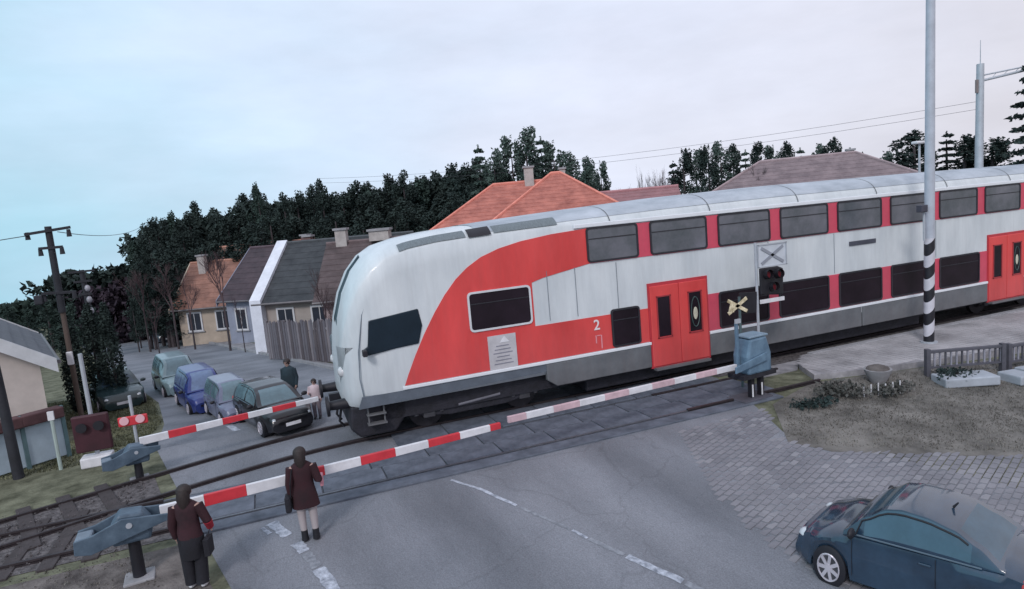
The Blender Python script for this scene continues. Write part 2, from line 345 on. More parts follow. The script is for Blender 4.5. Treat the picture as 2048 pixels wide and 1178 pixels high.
# platform
pl = thing('platform', (0, 0, 0), 'low pale paved platform beside the train at right', 'platform')
PLP = [(13.1, 13.25), (13.9, 13.92), (90, 13.92), (90, 9.0), (24, 10.2), (17.2, 11.2), (14.2, 11.75), (12.6, 12.25)]
MB().prism(PLP, -.05, .15, 'z').build('slab', pave_m, pl)
mb = MB()
for i in range(190):
    for j in range(24):
        X = 12.9+i*.155*1.3; Y = 10.3+j*.155
        if inside(X, Y, PLP) and inside(X+.19, Y+.14, PLP):
            z = .153+rr.uniform(0, .004); mb.box((X+.095, Y+.07, z), (.185, .14, .012))
o = mb.build('platform_stones', mat('platform_stone', (.24, .235, .25), .85, .25, .9, .3, col2=(.36, .35, .37), detail=8), pl); o['kind'] = 'stuff'
mb = MB()
for i in range(42):
    mb = MB().box((14.6+i*1.02, 13.84, .165), (1.0, .2, .05)); mb.build('edge_stone', concrete, pl, bevel=.012)
MB().prism([(11.7, 13.2), (13.0, 13.2), (13.8, 13.9), (12.2, 13.9)], 0, .03, 'z').build('ramp', pave_m, pl)

# ---------------------------------------------------------------- train
grime(tw); grime(tr, .9, .10); grime(trp, .9, .10); grime(tg, .3, .3)
YT = 14.022
train = thing('train', (2.0, YT+1.42, 0), 'red and white double-deck train passing the crossing, slanted cab at its left end', 'train')
def T(mb, name, m, parent=None, **k):   # built in world numbers, parented to the train's base
    o = mb.build(name, m, parent or train, loc=None, **k)
    if parent is None: o.location = (-2.0, -(YT+1.42), 0)
    return o
YC = YT+1.42
def section(hw, top, sh, bot):   # half section from bottom centre to the top centre, near side (y negative)
    pts = [(0, bot), (hw*.93, bot), (hw, bot+.12), (hw, 1.3), (hw, 2.3), (hw, sh-.45)]
    for k in range(1, 9):
        a = k/8*math.pi/2; pts.append((hw*math.cos(a)**.62 if k < 8 else 0, sh-.15+(top-sh+.15)*math.sin(a)**.9))
    return pts
def body_loft(stations, name, m):
    mb = MB(); rows = []
    for X, hw, top, sh, bot in stations:
        s = section(hw, top, sh, bot)
        full = [(X, YC-y, z) for y, z in s] + [(X, YC+y, z) for y, z in s[-2:0:-1]]
        rows.append(full)
    n = len(rows[0]); vs = [p for r in rows for p in r]
    fs = [(i*n+k, i*n+(k+1) % n, (i+1)*n+(k+1) % n, (i+1)*n+k) for i in range(len(rows)-1) for k in range(n)]
    fs += [tuple(range(n))[::-1], tuple((len(rows)-1)*n+k for k in range(n))]
    mb.add(vs, fs); return T(mb, name, m, smooth=True)
nose = [(1.24, .72, 1.95, 1.85, 1.02), (1.29, .96, 2.35, 2.2, .98), (1.38, 1.15, 2.85, 2.6, .95), (1.55, 1.28, 3.40, 3.12, .93), (1.80, 1.37, 3.88, 3.60, .92), (2.10, 1.41, 4.22, 3.95, .92), (2.45, 1.42, 4.42, 4.20, .92), (2.95, 1.42, 4.54, 4.34, .92), (3.6, 1.42, 4.62, 4.42, .92), (5.0, 1.42, 4.72, 4.47, .92), (7.0, 1.42, 4.82, 4.50, .92), (10.0, 1.42, 4.94, 4.52, .92), (13.5, 1.42, 5.0, 4.52, .92), (20, 1.42, 5.0, 4.52, .92), (27.4, 1.42, 4.96, 4.52, .92)]
body_loft(nose, 'body', tw)
body_loft([(27.9, 1.42, 4.96, 4.52, .92), (53, 1.42, 4.96, 4.52, .92)], 'body', tw)
T(MB().box((27.65, YC, 2.6), (.52, 2.3, 3.6)), 'gangway', under_m)
# roof skin (grey)
def nose_at(x):
    st = nose if x < 27.6 else [(27.9, 1.42, 4.96, 4.52, .92), (53, 1.42, 4.96, 4.52, .92)]
    for p, q in zip(st, st[1:]):
        if p[0] <= x <= q[0]:
            t_ = (x-p[0])/(q[0]-p[0]); return [p[i]+(q[i]-p[i])*t_ for i in range(1, 5)]
def surf(x, f, off=.0):                # point on the near roof shoulder, f 0..1 from the shoulder to the ridge
    hw, top, sh, _ = nose_at(x); a = f*math.pi/2
    y = hw*math.cos(a)**.62 if f < 1 else 0; return (x, YC-y-off*math.cos(a), sh-.15+(top-sh+.15)*math.sin(a)**.9+off*math.sin(a))
def patch(x0, x1, f0, f1, name, m, off=.012, far=False, n_=10, k_=8, thick=0):
    mb = MB(); vs = []
    for i in range(n_+1):
        for k in range(k_+1):
            p = surf(x0+(x1-x0)*i/n_, f0+(f1-f0)*k/k_, off); vs.append((p[0], 2*YC-p[1] if far else p[1], p[2]))
    K_ = k_+1; mb.add(vs, [(i*K_+k, i*K_+k+1, (i+1)*K_+k+1, (i+1)*K_+k) for i in range(n_) for k in range(k_)])
    return T(mb, name, m, smooth=True)
for far in (False, True):
    patch(4.6, 27.35, .30, 1.0, 'roof', troof, .010, far, 24, 10); patch(27.95, 52.9, .30, 1.0, 'roof', troof, .010, far, 4, 10)
gri = mat('grille', (.15, .18, .20), .6, .3, 8, .3, stretch=(12, 1, 1))
for a_, b_ in ((2.75, 4.3), (4.98, 6.6)): patch(a_, b_, .22, .52, 'roof_grille', gri, .022)
patch(4.35, 4.9, .18, .50, 'roof_vent', black_m, .05)
for a_ in range(8, 27, 3): patch(a_, a_+.03, .05, 1.0, 'roof_joint', tg, .016, False, 1, 10)
P0 = YT-.012
# red livery: slanted front field joined to the lower band
arc = [(2.55, 1.30), (2.66, 1.55), (2.86, 1.95), (3.10, 2.38), (3.38, 2.82), (3.66, 3.20), (3.95, 3.52), (4.25, 3.76), (4.6, 3.96), (5.05, 4.11), (5.6, 4.22), (6.4, 4.31), (7.36, 4.36)]
up_low = [(7.36, 3.50), (6.6, 3.38), (6.1, 3.30), (5.80, 3.22)]
T(MB().prism(arc+up_low+[(5.80, 2.17), (9.0, 2.17), (9.0, 1.30)], P0, YT+.02), 'red_livery', tr)
T(MB().prism([(7.36, 3.50), (27.2, 3.50), (27.2, 4.37), (7.36, 4.36)], P0, YT+.02), 'red_livery', trp)
T(MB().prism([(10.8, 1.30), (21.92, 1.30), (21.92, 2.29), (10.8, 2.29)], P0, YT+.02), 'red_livery', trp)
T(MB().prism([(23.7, 1.30), (27.2, 1.30), (27.2, 2.29), (23.7, 2.29)], P0, YT+.02), 'red_livery', trp)
T(MB().prism([(28.1, 1.30), (52.8, 1.30), (52.8, 2.29), (28.1, 2.29)], P0, YT+.02), 'red_livery', trp)
T(MB().prism([(28.1, 3.50), (52.8, 3.50), (52.8, 4.37), (28.1, 4.37)], P0, YT+.02), 'red_livery', trp)
# cornice line and skirt
seamx = 0
cor = mat('cornice_white', (.72, .75, .80), .4, .05, 2)
T(MB().box((17.2, YT-.02, 4.43), (20.4, .05, .10)), 'cornice', cor, bevel=.015)
T(MB().box((40.4, YT-.02, 4.43), (24.8, .05, .10)), 'cornice', cor, bevel=.015)
for a, b in ((2.5, 8.98), (10.82, 21.9), (23.72, 27.3), (28.1, 52.8)):
    T(MB().box(((a+b)/2, YT-.02, 1.25), (b-a, .05, .075)), 'waist_strip', cor, bevel=.012)
for a, b in ((6.0, 8.98), (10.82, 16.3), (16.34, 21.9), (23.72, 24.4), (31, 50)):
    T(MB().prism([(a+.25 if a < 7 else a, .62), (b, .62), (b, 1.2), (a, 1.2), (a, .8)], YT-.03, YT+.10), 'skirt', tg, bevel=.02)
T(MB().prism([(1.5, .95), (6.0, 1.02), (6.0, 1.2), (1.6, 1.2)], YT-.014, YT+.06), 'skirt', mat('skirt_front', (.10, .12, .15), .6, .2, 3))
# windows
fr_m = mat('window_rubber', (.02, .02, .028), .6, .2, 4)
def window(x0, x1, z0, z1, gm, frame=None, pr=.012, name='window', rad=.05, parent=None):
    def rr_(a, b, c, d, r):
        o = []
        for (cx_, cy_, s) in ((b-r, c+r, -90), (b-r, d-r, 0), (a+r, d-r, 90), (a+r, c+r, 180)):
            for k in range(4):
                t = R(s+30*k); o.append((cx_+r*math.cos(t), cy_+r*math.sin(t)))
        return o
    o = T(MB().prism(rr_(x0, x1, z0, z1, rad), P0-pr, YT+.01), name, gm)
    if z1-z0 > .7 and x1-x0 > .6 and z0 < 4:
        MB().box(((x0+x1)/2, P0-pr-.006, z1-.24), (x1-x0-.04, .012, .022)).build('window_bar', fr_m, o)
    if frame:
        mb = MB(); A = rr_(x0-.045, x1+.045, z0-.045, z1+.045, rad+.03); B = rr_(x0, x1, z0, z1, rad); n = len(A)
        vs = [(u, P0-pr-.018, v) for u, v in A]+[(u, P0-pr-.018, v) for u, v in B]+[(u, YT+.01, v) for u, v in A]+[(u, YT+.01, v) for u, v in B]
        fs = []
        for i in range(n):
            j = (i+1) % n
            fs += [(i, j, n+j, n+i), (i, 2*n+i, 2*n+j, j), (n+i, n+j, 3*n+j, 3*n+i)]
        mb.add(vs, fs); f = mb.build('window_frame', frame, o)
    return o
window(4.22, 5.70, 2.30, 3.14, gl_lo, mat('pale_frame', (.60, .62, .66), .5, .1, 3), rad=.07)
window(7.90, 8.64, 1.36, 2.24, gl_lo, fr_m)
X1, PP = 8.945, 2.101
edges = [7.36] + [X1+i*PP for i in range(0, 9)] + [27.1]
for i, (a, b) in enumerate(zip(edges, edges[1:])):
    a2 = a+(.0 if i == 0 else .22); b2 = b-(.22)
    if i == 9: b2 = b-.1
    if b2-a2 > .5: window(a2, b2, 3.56, 4.33, gl_up, fr_m, rad=.06)
lows = [(11.2, 12.80), (13.25, 15.01), (15.48, 17.11), (17.58, 19.21), (19.68, 21.45), (24.1, 26.7)]
for a, b in lows: window(a, b, 1.36, 2.26, gl_lo, fr_m, rad=.06)
for i in range(11):
    window(28.6+i*2.2, 30.4+i*2.2, 3.56, 4.33, gl_up, fr_m)
    window(28.6+i*2.2, 30.4+i*2.2, 1.36, 2.26, gl_lo, fr_m)
# cab side window
cabp = [(1.92, 2.86), (3.02, 2.98), (3.08, 2.60), (2.96, 2.20), (2.45, 2.17), (1.80, 2.10), (1.70, 2.22), (1.84, 2.30)]
cw = T(MB().prism(cabp, P0-.02, YT+.05), 'cab_window', gl_cab, bevel=.02)
T(MB().box((1.74, P0-.16, 2.2), (.10, .18, .14)), 'mirror', black_m, bevel=.02)
# cab door seam, panel joints, handrails
seam = mat('seam', (.16, .19, .23), .8, .2, 4)
for p in ([(1.66, 1.0), (1.60, 1.6), (1.64, 2.2), (1.80, 3.0), (2.05, 3.6), (2.35, 4.0)],):
    T(MB().tube([(a, YT+.05+max(0, 1.9-a)*.06+(.12 if b > 4 else .0), b) for a, b in p], .012, 5), 'panel_seam', seam)
for xx in (5.0, 5.75, 6.9):
    T(MB().box((xx+1.2, YT-.013, 2.85), (.012, .006, 1.2)), 'panel_seam', seam)
for xx in (12.9, 15.3, 19.5): T(MB().box((xx, YT-.003, 2.9), (.012, .012, 1.15)), 'panel_seam', seam)
# notice plate, numeral, destination display
npm = mat('notice', (.48, .47, .50), .6, .15, 3)
nb = T(MB().box((4.92, P0-.008, 1.68), (.70, .016, .84)), 'notice_plate', npm)
ink = mat('ink', (.22, .22, .27), .7, .1, 3)
for k in range(6): MB().box((4.92, P0-.020, 1.42+k*.085), (.48-.08*(k % 3), .006, .022)).build('print_line', ink, nb)
MB().prism([(4.86, 1.92), (5.10, 1.92), (4.98, 2.07)], P0-.022, P0-.016).build('triangle_mark', white_p, nb)
def text(s, size, loc, rot, m, parent, name, ext=.004):
    cu = bpy.data.curves.new(name, 'FONT'); cu.body = s; cu.size = size; cu.extrude = ext; cu.align_x = 'CENTER'; cu.align_y = 'CENTER'; cu.offset = .012*size
    t = bpy.data.objects.new('tmp', cu); C.objects.link(t); bpy.context.view_layer.update()
    me = bpy.data.meshes.new_from_object(t.evaluated_get(bpy.context.evaluated_depsgraph_get())); me.name = name; bpy.data.objects.remove(t)
    o = bpy.data.objects.new(name, me); C.objects.link(o); me.materials.clear(); me.materials.append(m)
    o.location = loc; o.rotation_euler = rot; o.parent = parent; return o
num = mat('numeral_white', (.75, .66, .70), .5, .05, 3)
t = text('2', .36, (7.44-2, P0-.01-YC, 1.95), (R(90), 0, 0), num, train, 'class_numeral')
T(MB().box((7.40, P0-.004, 1.60), (.03, .012, .20)).box((7.55, P0-.004, 1.52), (.03, .012, .34)).box((7.47, P0-.004, 1.69), (.13, .012, .02)), 'door_symbol', mat('faded_print', (.70, .28, .32), .5, .1, 3))
T(MB().box((16.4, P0-.005, 3.12), (1.05, .03, .13)), 'destination_display', mat('display', (.06, .065, .09), .4, .2, 3), bevel=.01)
# doors
def doors(x0):
    for k in (0, 1):
        a = x0+k*.885; b = a+.865
        d = T(MB().prism([(a, .62), (b, .62), (b, 2.72), (a, 2.72)], YT-.055, YT+.02), 'door', tr, bevel=.015)
        cxm = (a+b)/2+(-.04 if k == 0 else .04)
        g = MB().prism([(cxm-.19, 1.38), (cxm+.19, 1.38), (cxm+.19, 2.42), (cxm-.19, 2.42)], YT-.062, YT-.03).build('door_glass', gl_lo, d, bevel=.03)
        f = MB(); 
        for (p, q, s_) in (((cxm, 1.36), (.44, .03), 0), ((cxm, 2.44), (.44, .03), 0), ((cxm-.205, 1.9), (.03, 1.1), 0), ((cxm+.205, 1.9), (.03, 1.1), 0)):
            f.box((p[0], YT-.064, p[1]), (q[0], .02, q[1]))
        f.build('door_glass_frame', mat('door_frame_red', (.34, .04, .05), .5, .1, 3), d)
        if k == 1:
            MB().ball((cxm, YT-.066, 1.86), (.07, .008, .17)).build('door_light_spot', mat('light_spot', (.52, .50, .40), .6, .2, 9), d, smooth=True)  # pale oval painted in for the light in this leaf's window
            mb = MB()
            for q in range(16):
                t0, t1 = 2*math.pi*q/16, 2*math.pi*(q+1)/16
                mb.tube([(cxm+.13*math.cos(t0), YT-.067, 1.9+.40*math.sin(t0)), (cxm+.13*math.cos(t1), YT-.067, 1.9+.40*math.sin(t1))], .012, 5)
            mb.build('oval_window_frame', mat('ring', (.05, .09, .09), .5, .1, 3), d)  # oval frame of the second leaf's window
    T(MB().prism([(x0-.05, .58), (x0+1.80, .58), (x0+1.80, 2.80), (x0-.05, 2.80)], YT-.03, YT+.01), 'door_surround', mat('surround', (.46, .035, .05), .5, .1, 3))
    T(MB().box((x0+.875, YT-.07, .56), (1.7, .16, .06)), 'door_step', tg)
doors(9.0); doors(21.93); doors(42)
# underframe, bogies
T(MB().box((14.3, YC, .72), (24.6, 2.3, .42)), 'underframe', under_m)
T(MB().box((40.4, YC, .72), (24.6, 2.3, .42)), 'underframe', under_m)
T(MB().box((13.2, YC, .42), (12, 2.2, .4)), 'equipment_box', under_m, bevel=.04)
T(MB().box((40.4, YC, .42), (12, 2.2, .4)), 'equipment_box', under_m, bevel=.04)
wheel0 = MB().tube([(0, -.06, 0), (0, .06, 0)], .44, 24)
for bx in (4.3, 23.6, 31.5, 49):
    bo = T(MB().prism([(bx-1.75, .50), (bx-1.2, .42), (bx-.7, .34), (bx+.7, .34), (bx+1.2, .42), (bx+1.75, .50), (bx+1.7, .68), (bx+.6, .62), (bx-.6, .62), (bx-1.7, .68)], YT+.32, YT+.46), 'bogie_frame', under_m, bevel=.02)
    for wx in (-1.2, 1.2):
        for wy in (RF[0], RF[1]):
            mb = MB().tube([(bx+wx, wy-.06, .5), (bx+wx, wy+.06, .5)], .43, 28).tube([(bx+wx, wy-.10, .5), (bx+wx, wy-.06, .5)], [.15, .22], 16)
            T(mb, 'wheel', mat('wheel_steel', (.03, .028, .035), .5, .3, 5, metal=.4), smooth=True)
        mb = MB().box((bx+wx, YT+.38, .5), (.28, .16, .26)).tube([(bx+wx-.3, YT+.36, .45), (bx+wx-.3, YT+.36, .78)], .07, 10).tube([(bx+wx+.3, YT+.36, .45), (bx+wx+.3, YT+.36, .78)], .07, 10)
        mb.build('axle_box', mat('axle_grey', (.05, .05, .06), .6, .3, 5), bo, bevel=.02)
    mb = MB().tube([(bx-.5, YT+.28, .55), (bx+.55, YT+.28, .62)], .035, 8); mb.build('damper', mat('damper', (.14, .14, .17), .5, .2, 4), bo)
# front end: plough, buffers, coupler, lights, windscreen
T(MB().prism([(1.35, .95), (1.30, .45), (1.5, .22), (2.3, .22), (2.6, .6), (2.6, .95)], YC-1.15, YC+1.15), 'plough', under_m, bevel=.05)
for sy in (-.875, .875):
    T(MB().tube([(.86, YC+sy, 1.0), (.92, YC+sy, 1.0), (.925, YC+sy, 1.0), (1.4, YC+sy, 1.0)], [.23, .23, .10, .13], 20), 'buffer', black_m, smooth=True)
    T(MB().ball((1.31, YC+sy*.95, 1.72), (.12, .17, .13)), 'headlight', mat('lamp_glass', (.6, .6, .62), .2, .1, 3), smooth=True)
T(MB().box((1.25, YC, .95), (.5, .14, .22)).tube([(1.25, YC-.3, .9), (1.15, YC-.3, .45), (1.25, YC-.3, .3)], .03, 6).tube([(1.25, YC+.3, .9), (1.15, YC+.3, .45), (1.25, YC+.3, .3)], .03, 6), 'coupler', black_m)
mb = MB(); ws = []
for X, hw, top, sh, bot in nose[2:6]:
    ws.append([(X-.03, YC-hw*.28, sh+.06), (X-.03-.01, YC, top+.02), (X-.03, YC+hw*.28, sh+.06)])
T(MB().add([p for r in ws for p in r], [(i*3+k, i*3+k+1, (i+1)*3+k+1, (i+1)*3+k) for i in range(len(ws)-1) for k in range(2)]), 'windscreen', gl_cab, smooth=True)
T(MB().tube([(1.7, YT+.15, .95), (1.7, YT+.12, .55)], .02, 6).tube([(2.05, YT+.15, .95), (2.05, YT+.12, .55)], .02, 6).box((1.87, YT+.1, .55), (.42, .18, .03)).box((1.87, YT+.1, .76), (.42, .14, .03)), 'cab_step', tg)

# ---------------------------------------------------------------- barriers
def boom(mb_w, mb_r, x0, x1, z0, z1, h0, h1, bands): pass
def barrier(name, loc, rz, label, length, seg, h0, h1, ytilt=0, colors=(white_p, red_p), z=.95, flip=1, dots=False, start=.4):
    t = thing(name, loc, label, 'barrier', 'level crossing barriers', rz)
    # boom made of bands (each a separate painted length)
    k = 0; X = start
    while X < length-.01:
        e = min(X+seg, length); f0 = X/length; f1 = e/length
        ha, hb = h0+(h1-h0)*f0, h0+(h1-h0)*f1
        zz = lambda u: z+ytilt*u
        mb = MB(); vs = []
        for (u, h) in ((X, ha), (e, hb)):
            vs += [(u, -.035, zz(u)-h/2), (u, .035, zz(u)-h/2), (u, .035, zz(u)+h/2), (u, -.035, zz(u)+h/2)]
        mb.add(vs, [(0, 1, 5, 4), (1, 2, 6, 5), (2, 3, 7, 6), (3, 0, 4, 7), (0, 3, 2, 1), (4, 5, 6, 7)])
        mb.build('boom_band', colors[k % 2], t, bevel=.008)
        if dots and k % 1 == 0:
            MB().tube([((X+e)/2, -.045, zz(X)), ((X+e)/2, -.03, zz(X))], .028, 10).build('boom_reflector', black_m, t)
        X = e; k += 1
    return t
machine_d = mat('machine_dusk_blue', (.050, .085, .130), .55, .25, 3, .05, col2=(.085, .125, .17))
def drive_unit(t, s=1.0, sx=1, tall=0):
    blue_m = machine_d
    before = set(t.children)
    # pedestal, housing, pivot arms and counterweight
    MB().box((0, 0, -.02), (.5*s, .5*s, .10)).build('foundation', concrete, t, bevel=.02)
    MB().tube([(0, 0, .0), (0, 0, .50*s)], [.11*s, .10*s], 14).build('pedestal', black_m, t, smooth=True)
    MB().prism([(-.30*s, .50*s), (.30*s, .50*s), (.34*s, .78*s), (.20*s, 1.02*s), (-.16*s, 1.06*s), (-.34*s, .80*s)], -.20*s, .20*s).build('housing', blue_m, t, bevel=.04)
    for sy in (-1, 1):
        MB().prism([(.62*s*sx, .90*s), (.60*s*sx, .78*s), (-.62*s*sx, .50*s), (-.86*s*sx, .56*s), (-.84*s*sx, .80*s), (-.55*s*sx, .84*s), (-.1*s*sx, 1.0*s)], sy*.24*s-.02, sy*.24*s+.02).build('pivot_arm', blue_m, t, bevel=.01)
    MB().box((-.72*s*sx, 0, .67*s), (.26*s, .44*s, .24*s)).build('counterweight', mat('weight_grey', (.16, .20, .25), .6, .2, 3), t, bevel=.03)
    MB().tube([(0, -.28*s, .86*s), (0, .28*s, .86*s)], .05*s, 14).build('pivot_shaft', steel_m, t)
    for o in set(t.children)-before:
        n_ = o.name.split('.')[0]
        if n_ in ('housing', 'pivot_arm', 'counterweight', 'pivot_shaft'): o.location.z = tall
        elif n_ == 'pedestal': o.scale.z = 1+tall/(.5*s)
# near left: runs from (-2.6,10.62) to (3.9,11.15)
ang = math.atan2(11.65-10.63, 9.36+2.08)
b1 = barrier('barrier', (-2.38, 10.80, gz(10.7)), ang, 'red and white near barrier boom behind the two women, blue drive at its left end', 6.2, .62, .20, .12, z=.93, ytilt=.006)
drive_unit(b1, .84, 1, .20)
b2 = barrier('barrier', (10.35, 12.02, 0), ang+math.pi, 'white barrier boom lowered from the tall blue drive box right of the train doors', 6.38, .62, .13, .13, z=.86, ytilt=.012, colors=(white_p, mat('faded_boom', (.56, .40, .44), .6, .2, 4)), dots=True)
MB().box((0, 0, .02), (.9, .6, .12)).build('foundation', mat('dark_base', (.07, .07, .09), .8, .3, 3), b2, bevel=.02)
MB().box((-.1, 0, .62), (1.05, .5, .10)).build('base_frame', under_m, b2)
for sx in (-.25, 0.05):
    MB().box((sx, .1, .28), (.10, .12, .56)).build('pedestal', black_m, b2); MB().box((sx+.02, .165, .25), (.035, .02, .3)).build('pedestal_stripe', white_p, b2)
MB().prism([(-.50, .66), (.24, .66), (.26, 1.08), (.16, 1.50), (-.36, 1.52), (-.50, 1.1)], -.24, .24).build('housing', blue_m, b2, bevel=.05)
MB().box((-.12, 0, 1.545), (.60, .46, .05)).build('housing_lid', mat('lid', (.20, .28, .36), .5, .15, 3), b2, bevel=.015)
MB().prism([(.7, .95), (.7, .80), (-.3, .95), (-.3, 1.15)], .26, .30).build('pivot_arm', blue_m, b2, bevel=.01)
MB().box((.34, .0, 1.35), (.07, .07, 1.1)).build('rest_post', blue_m, b2, bevel=.01)
MB().box((.34, .05, 1.95), (.16, .04, .10)).build('rest_fork', steel_m, b2)
# far barrier: from (-3.0,15.1)-ish to (0.8,15.1) on the far side of the tracks
b3 = barrier('barrier', (-3.05, 15.25, 0), math.atan2(.95, 3.9), 'far barrier boom lowered across the street in front of the waiting cars', 3.95, .55, .17, .11, z=.80, start=.1)
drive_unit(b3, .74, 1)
# ---------------------------------------------------------------- crossing signals and signs
t = thing('crossing_signal', (-4.15, 16.9, 0), 'back of a dark red crossing signal board above a white base by the far barrier', 'signal')
MB().box((0, 0, .12), (.62, .4, .24)).build('base', white_p, t, bevel=.03)
MB().tube([(0, .06, 0), (0, .06, 2.6)], .045, 10).build('post', steel_m, t)
MB().box((0, -.06, .78), (.74, .10, .86)).build('backboard', mat('dark_red_board', (.045, .010, .018), .6, .3, 3), t, bevel=.04)
for sx in (-.17, .17): MB().tube([(sx, -.12, .95), (sx, -.20, .95)], [.09, .11], 16).build('lamp_hood', black_m, t)
t = thing('crossing_lights', (-3.25, 16.55, 0), 'pair of small pink lamps on a red board left of the street', 'signal')
MB().tube([(0, 0, 0), (0, 0, 1.55)], .035, 8).build('post', steel_m, t)
MB().box((0, -.04, .98), (.60, .05, .22)).build('board', red_p, t, bevel=.03)
for sx in (-.17, .15): MB().tube([(sx, -.06, 1.0), (sx, -.09, 1.0)], .095, 16).build('lamp', mat('pink_lamp', (.72, .42, .47), .4, .1, 3), t)
# right-hand signal with framed X board and black lamp board
t = thing('crossing_signal', (11.75, 12.85, 0), 'tall crossing signal with framed grey X board over a black lamp board', 'signal')
MB().tube([(-.33, 0, 0), (-.33, 0, 3.62)], .035, 10).build('post', steel_m, t)
fb = MB().box((.15, -.03, 3.27), (.90, .03, .58)).build('cross_board', mat('pale_board', (.52, .56, .62), .5, .1, 3), t, bevel=.01)
for sgn in (-1, 1): MB().box((.15, -.055, 3.27), (.80, .015, .075), ry=sgn*R(30)).build('cross_bar', mat('cross_grey', (.26, .28, .33), .5, .1, 3), fb)
mb = MB()
for c_, d_ in (((.15, -.05, 3.55), (.92, .03, .03)), ((.15, -.05, 2.99), (.92, .03, .03)), ((-.30, -.05, 3.27), (.03, .03, .58)), ((.60, -.05, 3.27), (.03, .03, .58))): mb.box(c_, d_)
mb.build('board_frame', steel_m, fb)
lb = MB().prism([(-.28, 2.30), (.45, 2.22), (.47, 2.90), (.30, 2.97), (-.28, 2.97)], -.08, -.02).build('lamp_board', black_m, t, bevel=.03)
for px, pz in ((-.08, 2.78), (.26, 2.76), (.09, 2.45)):
    MB().tube([(px, -.09, pz), (px, -.11, pz)], .095, 16).build('lamp', mat('dark_red_lamp', (.12, .012, .02), .35, .2, 3), lb)
    MB().tube([(px, -.10, pz+.02), (px, -.22, pz+.04)], [.12, .11], 14, cap=False).build('lamp_hood', black_m, lb)
MB().box((.10, -.05, 2.12), (.78, .02, .10)).build('number_plate', white_p, t)
t = thing('warning_cross', (10.62, 12.75, 0), 'low weathered yellow crossing cross beside the black lamp board', 'sign')
MB().tube([(.15, 0, 0), (.15, 0, 2.35)], .035, 8).build('post', mat('post_green', (.07, .11, .12), .6, .2, 3), t)
MB().box((.42, .02, 2.16), (.55, .03, .52), ry=R(4)).build('backboard', black_m, t)
ym = mat('yellow_faded', (.42, .32, .14), .6, .5, 9, .1, col2=(.62, .55, .40))
for sgn in (-1, 1): MB().box((.05, -.05, 2.14), (.66, .02, .085), ry=sgn*R(30)).build('cross_arm', ym, t)
MB().box((-.12, -.06, 2.12), (.16, .015, .20), ry=R(20)).build('small_plate', ym, t)

# ---------------------------------------------------------------- poles
t = thing('striped_pole', (17.4, 12.72, .15), 'tall pale pole with black and white striped foot on the platform', 'pole')
def plean(z): return (z*.012, 0, z)
MB().tube([plean(2.95), plean(12.5)], [.13, .10], 18).build('shaft', mat('pole_grey', (.42, .45, .52), .5, .15, 2), t, smooth=True)
k = 0; z0 = 0.0; seg = .40
# slanted stripes as separate painted bands
stripe_w, stripe_b = mat('stripe_white', (.55, .54, .60), .5, .12, 4), black_m
nb_ = 18
for k in range(10):
    za, zb = .0+k*.33, .0+(k+1)*.33
    mb = MB(); vs = []
    for zz in (za, zb):
        for i in range(nb_):
            a_ = 2*math.pi*i/nb_; sl_ = .115*math.cos(a_)*1.2
            z_ = min(max(zz+sl_, 0), 3.0) if 0 < zz < 3.29 else (0 if zz <= 0 else 3.0)
            vs.append((.135*math.cos(a_)+z_*.012, .135*math.sin(a_), z_))
    mb.add(vs, [(i, (i+1) % nb_, nb_+(i+1) % nb_, nb_+i) for i in range(nb_)])
    mb.build('stripe_band', stripe_w if k % 2 else stripe_b, t, smooth=True)
MB().tube([(0, 0, -.02), (0, 0, .05)], .22, 16).build('base_flange', steel_m, t)
MB().box((-.28, -.02, 3.85), (.24, .18, .20)).build('control_box', mat('box_dark', (.05, .05, .07), .6, .2, 3), t, bevel=.02)
MB().tube([(-.18, 0, 2.95), (-.18, 0, 3.75)], .03, 6).build('conduit', steel_m, t)
def dist_pole(): pass
t = thing('overhead_line_mast', (26.9, 17.6, 0), 'pale grey line mast with a braced arm rising behind the train at right', 'mast')
MB().tube([(0, 0, -.3), (.1, 0, 9.0)], [.17, .13], 14).build('mast', steel_m, t, smooth=True)
MB().tube([(.1, 0, 8.35), (2.6, -1.1, 8.75)], .05, 8).build('arm', steel_m, t); MB().tube([(.1, 0, 8.55), (2.6, -1.1, 8.85)], .03, 8).build('arm_brace', steel_m, t)
for k in range(6): MB().tube([(.1+.4*k, -.176*k, 8.37+.064*k), (.3+.4*k, -.26*k*.68-.08, 8.60+.05*k)], .015, 5).build('lattice_strut', steel_m, t)
MB().tube([(-.1, 0, 7.9), (-.1, 0, 8.4)], .06, 8).build('insulator', mat('insul', (.2, .16, .16), .4, .2, 3), t)
MB().tube([(.1, 0, 8.9), (.1, 0, 9.9)], [.02, .01], 6).build('finial', steel_m, t)
t = thing('street_lamp', (29.5, 22.0, -.26), 'small lamp with pale flat head showing above the train between the masts', 'street lamp')
MB().tube([(0, 0, 0), (0, 0, 6.6)], [.07, .05], 10).build('post', steel_m, t); MB().box((0, 0, 6.68), (.7, .35, .14)).build('lamp_head', white_p, t, bevel=.05)
